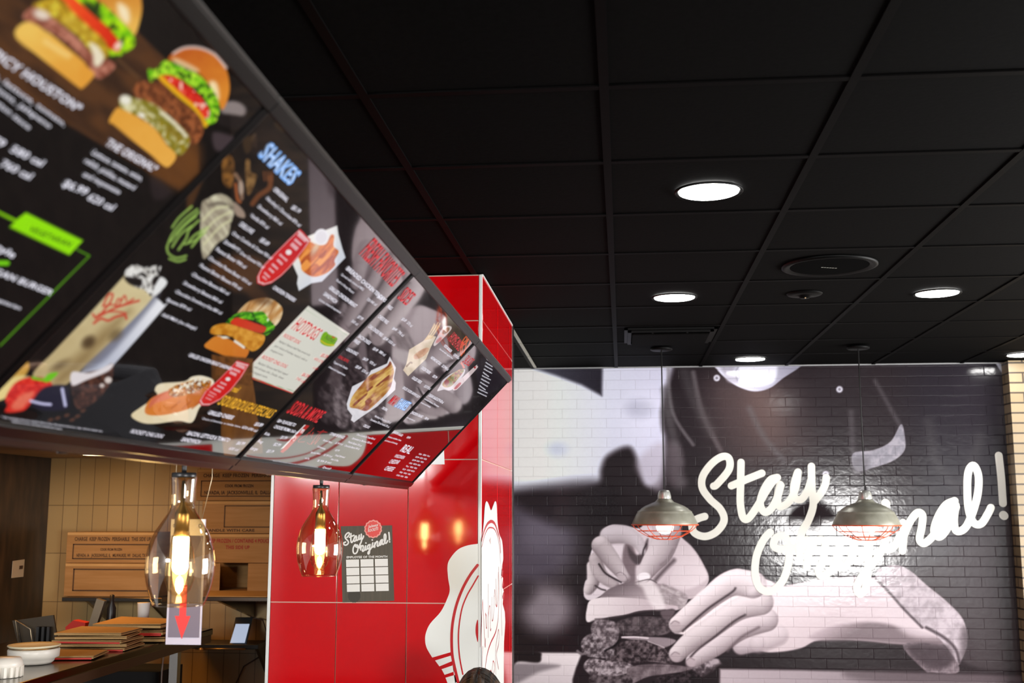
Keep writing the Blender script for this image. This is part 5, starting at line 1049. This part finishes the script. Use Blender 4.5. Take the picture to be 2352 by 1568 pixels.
for k in range(5): P3 = [ons(x, y, .0016) for x, y in cr('CL', [(548+k*2.5, 470-k*6), (560, 500-k*12)])]; ribbon(b, P3, .002, (1, 0, 0))
b.make('red_script_side', M['decalred'], logo)
b = MB()
for q in ([(650, 700), (656, 705), (652, 740), (644, 735)], [(655, 780), (660, 790), (656, 830), (648, 820)], [(657, 870), (664, 885), (658, 930), (650, 915)]): poly2(b, ons, 'CL', q, .0022, 0, False)
b.make('red_notches', M['decalred'], logo)
# ------------------------------------------------------------------ kitchen contents
def kp(x, y, Y): return Vector(at_y(x, y, Y))
p = at_z(218, 1044, KZ); t = empty('kitchen_downlight', (p[0], p[1], KZ), 'warm round downlight in the low kitchen ceiling, left of the glass pendant', 'ceiling light')
MB().lathe([(.0001, -.002), (.072, -.002), (.072, .0)], cap=False).make('diffuser', M['lampwarm']).parent = t
MB().lathe([(.072, -.001), (.085, -.004), (.09, 0)], cap=False).make('trim_ring', M['whitepl']).parent = t
p = at_z(262, 1043, KZ); b = MB(); b.lathe([(.0001, -.012), (.014, -.011), (.02, -.004), (.035, -.001), (.036, .0)], (p[0], p[1], KZ)); o = b.make('sprinkler_head', M['steel']); tag(o, 'small chrome sprinkler beside the warm kitchen downlight', 'sprinkler')
p = at_z(70, 1027, KZ); b = MB(); b.box((p[0]-.25, p[1]-.1, KZ-.003), (.9, .5, .006)); o = b.make('ceiling_panel_light', mat('unlit_panel', (.30, .20, .11), .5)); tag(o, 'unlit brown ceiling panel at the left edge of the kitchen ceiling', 'panel')
# left wall notices
def kw(x, y): return Vector(at_x(x, y, KX+.004))
P = [kw(*q) for q in ((26, 1327), (53, 1324), (56, 1284), (29, 1288))]
b = MB(); b.prism(P, (.002, 0, 0)); o = b.make('notice', mat('pale_notice', (.50, .44, .34), .7)); tag(o, 'small pale notice pinned on the dark kitchen side wall', 'notice')
P = [kw(*q) for q in ((43, 1307), (51, 1306), (52, 1298), (44, 1299))]; b = MB(); b.prism(P, (.004, 0, 0)); q = b.make('printed_square', M['ink']); q.parent = o
P = [kw(*q) for q in ((30, 1322), (95, 1317), (102, 1180), (40, 1180))]
# shelves
def shelf(x0, x1, y, Yf, depth, label, m='steel', th=.025):
    a, c = kp(x0, y, Yf), kp(x1, y, Yf)
    t = empty('wall_shelf', ((a.x+c.x)/2, KY, a.z), label, 'shelf'); b = MB(); b.box(((a.x+c.x)/2, (Yf+KY-.002)/2, a.z-th/2), (c.x-a.x, KY-.002-Yf, th), bev=.003); b.make('board', M[m], t)
    for x in (a.x+.12, c.x-.12): b = MB(); b.prism([(x, KY-.004, a.z-th), (x, Yf+.06, a.z-th), (x, KY-.004, a.z-th-.16)], (.02, 0, 0)); b.make('bracket', M['dksteel'], t)
    return a.z
ZL = shelf(142, 372, 1371, 6.80, .4, 'dark steel wall shelf holding the left cardboard boxes', 'dksteel')
ZR = shelf(440, 640, 1370, 6.45, .4, 'wall shelf holding the cartons right of the glass pendant', 'dksteel')
def carton(px0, px1, pyt, pyb, Yf, dep, label, prints, name='cardboard_box', zbase=None):
    a = kp(px0, pyb, Yf); c = kp(px1, pyt, Yf); z0 = a.z if zbase is None else zbase
    t = empty(name, ((a.x+c.x)/2, Yf+dep/2, z0), label, 'box')
    b = MB(); b.box(((a.x+c.x)/2, Yf+dep/2, (z0+c.z)/2), (c.x-a.x, dep, c.z-z0), bev=.004); b.make('carton', M['card'], t)
    b = MB(); b.box(((a.x+c.x)/2, Yf-.0008, c.z-.010), (c.x-a.x-.01, .002, .016)); b.make('top_flap', M['cardlight'], t)
    w_, h_ = c.x-a.x, c.z-z0
    b = MB(); n = 0
    LT = Letters(); 
    for pr in prints:
        if pr[0] == 'frame':
            _, u0, v0, u1, v1, th = pr; n += 1
            for (cu, cv, du, dv) in (((u0+u1)/2, v0, u1-u0, 0), ((u0+u1)/2, v1, u1-u0, 0), (u0, (v0+v1)/2, 0, v1-v0), (u1, (v0+v1)/2, 0, v1-v0)):
                b.box((a.x+cu*w_, Yf-.0018, z0+cv*h_), (du*w_+th, .001, dv*h_+th))
        else:
            _, tx, u0, v0, u1, hh, mi = pr; O = Vector((a.x+u0*w_, Yf-.0016, z0+v0*h_))
            LT.add(tx, lambda u, v, O=O: O+Vector((u, 0, v)), (u1-u0)*w_, hh*h_, mi, .03)
    if n: b.make('printed_border', M['ink'], t)
    if LT.V: LT.make('printed_text', [M['ink'], M['redink']], t)
    return c.z
z1 = carton(145, 366, 1294, 1371, 6.86, .30, 'lower flat brown box on the left kitchen shelf, printed with an empty border', [('frame', .10, .18, .90, .82, .008)], zbase=ZL+.001)
carton(150, 362, 1222, 1294, 6.87, .29, 'upper flat brown box on the left kitchen shelf, printed with lines of text', [('text', 'CHARGE  KEEP FROZEN  PERISHABLE  THIS SIDE UP', .09, .72, .93, .12, 0), ('frame', .08, .14, .92, .60, .007), ('text', 'COOK FROM FROZEN', .38, .40, .62, .08, 0), ('text', 'NEVADA, IA   JACKSONVILLE, IL   MILWAUKEE, WI   DALLAS, TX', .12, .20, .88, .10, 0)], zbase=z1+.002)
zz = carton(466, 640, 1226, 1292, 6.84, .33, 'brown carton with red print in the right kitchen stack, above the open carton', [('text', 'KEEP FROZEN / CONTAINS 4 POUCHES', .05, .70, .95, .13, 1), ('text', 'THIS SIDE UP', .30, .48, .62, .12, 1)])
b0 = MB()
zb2 = carton(462, 640, 1150, 1226, 6.86, .30, 'middle shaded brown carton in the right kitchen stack', [('frame', .30, .2, .92, .85, .006), ('text', 'HANDLE WITH CARE', .05, .06, .7, .08, 0)], zbase=zz+.002)
carton(450, 640, 1076, 1150, 6.87, .30, 'topmost brown carton in the right kitchen stack, with lines of dark text', [('text', 'CHARGE  KEEP FROZEN  PERISHABLE', .08, .74, .95, .11, 0), ('frame', .06, .14, .97, .62, .006), ('text', 'COOK FROM FROZEN', .35, .42, .7, .09, 0), ('text', 'NEVADA, IA  JACKSONVILLE, IL  DALLAS', .10, .2, .95, .11, 0)], zbase=zb2+.002)
b = MB(); b.box((-2.16, 6.74, ZC+.342), (1.27, .90, .02)); o = b.make('carton_shade_panel', M['blackmatte']); tag(o, 'dark hood panel added to shade the right carton stack, mostly behind the menu screens', 'blocker')  # added panel that keeps the kitchen light off the top cartons
# open carton below them: back, floor flap and dark inside
a, c = kp(455, 1372, 6.84), kp(640, 1293, 6.84)
t = empty('open_carton', ((a.x+c.x)/2, 6.95, ZR), 'open brown carton with a long front flap, at the bottom of the right stack', 'box')
b = MB(); wt = .006; w_ = c.x-a.x; cx_ = (a.x+c.x)/2
for x in (a.x+.001, a.x+w_*.34, a.x+w_*.72): pass
b.box((a.x+.068, 6.843, (ZR+c.z)/2), (.13, wt, c.z-ZR-.004)); b.box(((a.x+.31+c.x)/2, 6.843, (ZR+c.z)/2), (c.x-a.x-.31, wt, c.z-ZR-.004))
b.box((cx_, 7.16, (ZR+c.z)/2), (w_, wt, c.z-ZR-.004)); b.box((a.x+.003, 7.0, (ZR+c.z)/2), (wt, .31, c.z-ZR-.004)); b.box((c.x-.003, 7.0, (ZR+c.z)/2), (wt, .31, c.z-ZR-.004)); b.box((cx_, 7.0, ZR+.006), (w_, .31, wt))
b.make('carton', M['card'], t)
b = MB(); f0, f1 = kp(462, 1390, 6.40), kp(612, 1390, 6.40); b.prism([(f0.x, 6.40, ZR+.004), (f1.x, 6.40, ZR+.004), (c.x, 6.838, ZR+.004), (a.x, 6.838, ZR+.004)], (0, 0, .005)); b.make('front_flap', M['cardlight'], t)
# stainless pass counter, seen from its end
CZ = ZC-.65; CX1 = -2.325
cn = empty('pass_counter', (CX1-.36, 5.0, 0), 'dark steel kitchen pass counter running away under the stacked cardboard trays', 'counter')
b = MB(); b.box((CX1-.40, 5.27, CZ-.018), (.80, 2.14, .036), bev=.006); b.make('worktop', M['dksteel'], cn)
b = MB(); b.box((CX1-.012, 5.27, CZ-.055), (.018, 2.10, .04)); b.make('front_lip', mat('worn_lip', (.10, .06, .035), .3, .6), cn)
for x in (CX1-.08, CX1-.72):
    for y in (4.3, 6.0): b = MB(); b.box((x, y, (CZ-.04)/2), (.045, .045, CZ-.04)); b.make('leg', M['steel'], cn)
for k, (x, y) in enumerate(((150, 1548), (190, 1540), (212, 1538))):
    o_ = Vector(at_x(x, y, CX1-.03)); b = MB(); b.tube([(o_.x, o_.y+.03*math.cos(a_), o_.z-.10+.05*math.sin(a_)) for a_ in [PI*.9+q*PI*1.2/10 for q in range(11)]], .004, 6)
    q = b.make('utensil_hook', M['black'], cn)
def onc(x, y, z=0): return Vector(at_z(x, y, CZ+z))
# bowls and lids at the left edge
pb = onc(76, 1524); b = MB()
prof = [(.055, 0), (.075, .002), (.085, .012), (.088, .022), (.105, .030), (.107, .060), (.103, .066), (.097, .062), (.08, .050), (.0001, .046)]
b.lathe(prof, (pb.x, pb.y, CZ+.001), 56); o = b.make('white_bowl', M['whitepl'], loc=(pb.x, pb.y, CZ)); tag(o, 'round white plastic bowl on the near end of the kitchen counter', 'bowl')
b = MB(); b.lathe([(.0001, .0), (.100, .004), (.109, .010), (.108, .014), (.09, .010), (.0001, .006)], (pb.x, pb.y, CZ+.068), 56); o = b.make('plate', mat('cream_plate', (.80, .72, .50), .4), loc=(pb.x, pb.y, CZ+.068)); tag(o, 'cream plate lying on top of the round white bowl', 'plate')
pb = onc(12, 1552); b = MB(); n = 40
rings = []
b.lathe([(.07, 0), (.072, .04), (.075, .045), (.066, .072), (.0001, .076)], (pb.x, pb.y-.02, CZ+.001), 40)
for k in range(20): a_ = 2*PI*k/20; b.box((pb.x+.0735*math.cos(a_), pb.y-.02+.0735*math.sin(a_), CZ+.022), (.008, .010, .040), rz=a_)
o = b.make('ribbed_cup', M['whitepl'], loc=(pb.x, pb.y-.02, CZ)); tag(o, 'white ribbed plastic cup at the lower left picture corner', 'cup')
# folded cardboard food trays in stacks
def tray(X_, Y_, z, sx_, sy_, rz, label, red, group='folded cardboard trays on the kitchen counter', n=1, h=.0125):
    p = Vector((X_, Y_, CZ+z)); t = empty('cardboard_tray', (p.x, p.y, CZ+z), label, 'cardboard tray', group)
    R = Matrix.Translation(p) @ Matrix.Rotation(rz, 4, 'Z')
    b = MB(); b.box((0, 0, h/2), (sx_, sy_, h*.55), M=R, bev=.002); b.prism([R @ Vector(q) for q in ((-sx_/2, -sy_/2, h*.8), (sx_/2, -sy_/2, h), (sx_/2*.96, sy_/2, h*.9), (-sx_/2*.9, sy_/2, h*1.35))], (0, 0, .003)); b.make('folded_board', M['cardlight'], t)
    if red: b = MB(); b.box((0, -sy_/2-.001, h*.35), (sx_*.96, .003, h*.6), M=R); b.make('red_edge', M['redpaper'], t)
    return t
tray(-2.56, 5.02, .004, .38, .24, .16, 'lowest cardboard tray with red edge, lying alone at the front of the counter', True)
for k in range(5):
    tray(-2.54, 5.37, .001+k*.0175, .36-.008*k, .26, [.05, .12, .0, .16, .03][k], ['bottom tray of the middle cardboard pile on the counter', 'second tray up in the middle cardboard pile', 'middle tray of the middle cardboard pile', 'tray just under the top of the middle cardboard pile', 'top tray of the middle cardboard pile, lit yellowish'][k], k in (0, 2))
for k in range(3):
    tray(-2.50, 5.73, .001+k*.034, .36, .28, .1-.06*k, ['bottom tray of the far cardboard pile behind the hanging sign', 'middle tray with red side in the far cardboard pile', 'top tray of the far cardboard pile, tilted lid towards the shelf'][k], k == 1, h=.024)
# acrylic holder, metal stand, bottle, paper cup, red packet
pb = onc(72, 1500); t = empty('holder_rack', (pb.x, pb.y+.1, CZ), 'dark wire-edged holder with packets behind the white bowl', 'holder')
def up_(v): return Vector((v.x, v.y, max(v.z, CZ+.001)))
q = [up_(Vector(at_y(x, y, pb.y+.12))) for x, y in ((28, 1425), (122, 1412), (135, 1500), (44, 1500))]
b = MB(); b.prism([q[3], q[2], q[1], q[0]], (0, .012, 0)); b.make('side_panel', mat('smoky_panel', (.055, .040, .025), .25), t)
q2 = [up_(Vector(at_y(x, y, pb.y+.10))) for x, y in ((36, 1424), (70, 1444), (76, 1500), (46, 1500))]
b = MB(); b.tube([q2[2], q2[1], q2[0], q2[3]], .004, 6); b.make('wire_edge', M['wire'], t)
b = MB()
for x in (88, 100, 112): v = Vector(at_y(x, 1452, pb.y+.10)); b.box((v.x, v.y, CZ+.056), (.012, .03, .11), rz=.2)
b.make('packets', M['blackmatte'], t)
def onz(x, y, Y_): v = Vector(at_y(x, y, Y_)); return Vector((v.x, v.y, max(v.z, CZ+.001)))
b = MB(); b.prism([onz(x, y, 6.02) for x, y in ((150, 1480), (150, 1440), (168, 1424), (196, 1430), (192, 1480))], (0, .06, 0)); o = b.make('red_bag', M['redpaper']); tag(o, 'bright red bag behind the cardboard trays', 'bag')
b = MB(); b.prism([onz(x, y, 6.03) for x, y in ((196, 1480), (214, 1480), (240, 1380), (222, 1374))], (0, .03, 0)); o = b.make('metal_scoop', mat('dull_steel', (.25, .21, .15), .4, .7)); tag(o, 'tilted grey steel utensil leaning behind the trays, under the left shelf', 'utensil')
v = onz(252, 1480, 6.06); b = MB(); b.lathe([(.022, 0), (.024, .01), (.024, .13), (.012, .16), (.012, .20), (.0001, .205)], (v.x, v.y, CZ+.001), 24); o = b.make('dark_bottle', M['black']); tag(o, 'slim dark bottle standing behind the cardboard trays', 'bottle')
v = onz(326, 1480, 6.10); b = MB(); b.lathe([(.026, 0), (.034, .155), (.035, .158), (.0001, .155)], (v.x, v.y, CZ+.001), 24); o = b.make('paper_cup', M['paper']); tag(o, 'pale paper cup behind the far cardboard pile', 'cup')
# dark shelf with the phone
a, c = kp(432, 1476, 6.95), kp(594, 1472, 6.95)
t = empty('phone_shelf', ((a.x+c.x)/2, KY, a.z), 'black wall shelf under the phone, right of the hanging sign', 'shelf')
b = MB(); b.box(((a.x+c.x)/2, 7.07, a.z-.02), (c.x-a.x, .24, .03), bev=.004); b.make('board', M['black'], t)
b = MB(); b.tube([(a.x+.05, 6.945, a.z-.035), (c.x-.08, 6.945, a.z-.032)], .006, 8); b.make('front_rail', M['brass'], t)
b = MB(); x = c.x-.03; b.prism([(x, 7.19, a.z-.035), (x, 6.98, a.z-.035), (x, 7.19, a.z-.21)], (.02, 0, 0)); b.make('bracket', M['black'], t)
b = MB(); q = kp(462, 1491, 6.93); b.lathe([(.0001, -.012), (.012, -.008), (.014, 0), (.012, .008), (.0001, .012)], tuple(q), 16); b.make('round_knob', mat('pale_knob', (.7, .5, .25), .3, .5), t)
t = empty('mobile_phone', tuple(kp(550, 1478, 6.97)), 'black phone with lit pale blue display leaning on the black kitchen shelf', 'phone')
q = [kp(x, y, Y_) for x, y, Y_ in ((526, 1481, 6.96), (565, 1481, 6.96), (580, 1418, 7.03), (541, 1418, 7.03))]
b = MB(); b.prism(q, (0, .012, .002)); b.make('body', M['black'], t)
q = [kp(x, y, Y_-.014) for x, y, Y_ in ((528.5, 1476, 6.96), (562, 1476, 6.96), (573.5, 1431, 7.03), (542, 1431, 7.03))]
b = MB(); b.prism(q, (0, .001, 0)); b.make('display', M['phone'], t)
b = MB(); b.tube([kp(575, 1416, 7.05), kp(604, 1424, 7.08), kp(612, 1450, 7.19), kp(608, 1500, 7.18), kp(560, 1530, 7.18), kp(528, 1600, 7.18)], .004, 6); o = b.make('charging_cable', mat('brown_cable', (.06, .03, .02), .6)); tag(o, 'thin brown cable trailing down the tiles below the phone', 'cable')
v = kp(403, 1480, 6.4); b = MB(); b.tube([(v.x, 6.4, 0), (v.x, 6.4, v.z)], .019, 12); o = b.make('steel_post', M['steel']); tag(o, 'upright steel post below the hanging sign', 'post')
b = MB(); b.box((v.x-.38, 6.55, .50), (.6, .35, 1.0)); o = b.make('under_counter_cabinet', M['blackmatte']); tag(o, 'dark low cabinet below the counter trays', 'cabinet')
b = MB(); b.tube([kp(377, 1445, 6.2), kp(378, 1490, 6.2), kp(372, 1540, 6.2), kp(369, 1600, 6.2)], .004, 6); o = b.make('power_cable', M['whitepl']); tag(o, 'pale cord hanging left of the steel post', 'cord')

# ------------------------------------------------------------------ the person at the bottom edge (only the crown of the head shows)
hp = Vector(at_y(1100, 1534, 4.15)); HX, HY, HT = hp.x, hp.y, hp.z
t = empty('person', (HX, HY, 0), 'person with brown hair standing before the red column, only the crown showing', 'person')
me = bpy.data.meshes.new('body'); s = HT/1.60
J = [(0, 0, .86), (0, 0, 1.10), (0, 0, 1.28), (0, 0, 1.36), (0, -.01, 1.46), (.16, 0, 1.28), (.20, .01, 1.02), (.22, -.05, .80), (-.16, 0, 1.28), (-.20, .01, 1.02), (-.22, -.05, .80), (.09, 0, .82), (.10, -.01, .46), (.10, .02, .06), (.10, -.14, .03), (-.09, 0, .82), (-.10, -.01, .46), (-.10, .02, .06), (-.10, -.14, .03)]
Ed = [(0, 1), (1, 2), (2, 3), (3, 4), (2, 5), (5, 6), (6, 7), (2, 8), (8, 9), (9, 10), (0, 11), (11, 12), (12, 13), (13, 14), (0, 15), (15, 16), (16, 17), (17, 18)]
Rd = [.15, .13, .12, .055, .07, .06, .042, .028, .06, .042, .028, .09, .06, .042, .035, .09, .06, .042, .035]
me.from_pydata([tuple(Vector(j)*s) for j in J], Ed, []); o = put('body', me, None, M['shirt']); o.parent = t
sk = o.modifiers.new('s', 'SKIN'); o.modifiers.new('u', 'SUBSURF').levels = 2; o.modifiers['u'].render_levels = 2
for v_, r_ in zip(me.skin_vertices[0].data, Rd): v_.radius = (r_*s, r_*s*.8)
me.skin_vertices[0].data[0].use_root = True
for sd in (1, -1):
    b = MB(); c_ = Vector((sd*.222, -.065, .775))*s
    b.box(tuple(c_), (.03*s, .075*s, .085*s), bev=.012)
    for k, L_ in enumerate((.062, .072, .068, .052)): b.tube([c_+Vector((0, (-.028+.018*k)*s, -.04*s)), c_+Vector((0, (-.030+.018*k)*s, (-.04-L_*.55)*s)), c_+Vector((-sd*.012*s, (-.030+.018*k)*s, (-.04-L_)*s))], [.0085*s, .008*s, .006*s], 8)
    b.tube([c_+Vector((0, -.034*s, .01*s)), c_+Vector((-sd*.01*s, -.062*s, -.02*s)), c_+Vector((-sd*.014*s, -.070*s, -.05*s))], [.011*s, .009*s, .007*s], 8)
    b.make('hand', M['skin']).parent = t
# head, face towards the counter, hair
hr = .094
b = MB(); bmesh.ops.create_icosphere(b.b, subdivisions=4, radius=1)
for v_ in b.b.verts:
    x, y, z = v_.co; jaw = 1-.28*max(0, -z)**1.5
    v_.co = Vector((x*.078*jaw, y*.098*jaw-.012*max(0, -z), z*.122))
for f in b.b.faces: f.smooth = True
hz = HT-.122-.012
hd = b.make('head', M['skin']); hd.parent = t; hd.location = (0, 0, hz)
b = MB(); b.tube([(0, -.094, .01), (0, -.112, -.025), (0, -.098, -.035)], [.008, .013, .009], 8); b.make('nose', M['skin']).parent = hd
b = MB(); b.tube([(-.022, -.090, -.062), (0, -.096, -.060), (.022, -.090, -.062)], [.003, .006, .003], 8); b.make('mouth', mat('lips', (.35, .12, .10), .5)).parent = hd
for sd in (1, -1):
    b = MB(); b.lathe([(.0001, -.011), (.008, -.008), (.011, 0), (.008, .008), (.0001, .011)], (sd*.030, -.082, .0), 12); b.make('eye', M['whitepl']).parent = hd
    b = MB(); b.lathe([(.0001, -.028), (.012, -.02), (.016, 0), (.012, .02), (.0001, .028)], (sd*.080, .005, -.01), 12); b.make('ear', M['skin']).parent = hd
b = MB(); bmesh.ops.create_icosphere(b.b, subdivisions=5, radius=1)
for v_ in b.b.verts:
    x, y, z = v_.co; zz_ = z if z > 0 else z*1.7
    part = .06*math.exp(-(x/.06)**2)*max(0, z); sw = 1+.012*math.sin(60*math.atan2(x, .25+abs(y))+4*y)
    if y < -.55 and z < .35: v_.co = Vector((x*.076, y*.090, z*.11)); continue
    v_.co = Vector((x*.088*sw, y*.108+.006, (zz_-part)*.134*(1 if z > 0 else .9)))
for f in b.b.faces: f.smooth = True
b.make('hair', M['hair']).parent = hd
# strands combed over the crown
b = MB(); rg = random.Random(8)
for k in range(90):
    a0 = rg.uniform(-1.2, 1.2); yy = rg.uniform(-.07, .10); pts = []
    for q in range(7):
        th = q/6*rg.choice([1, 1])*1.35*(1 if k % 2 else -1); rr_ = 1.012+.010*rg.random()
        sx_ = math.sin(th)*.088*rr_; pz = math.cos(th)*.134*rr_*math.sqrt(max(.05, 1-(yy/.115)**2)); pts.append((sx_, yy+.02*q/6*a0, pz))
    b.tube(pts, .0007, 4)
b.make('hair_strands', M['hair']).parent = hd
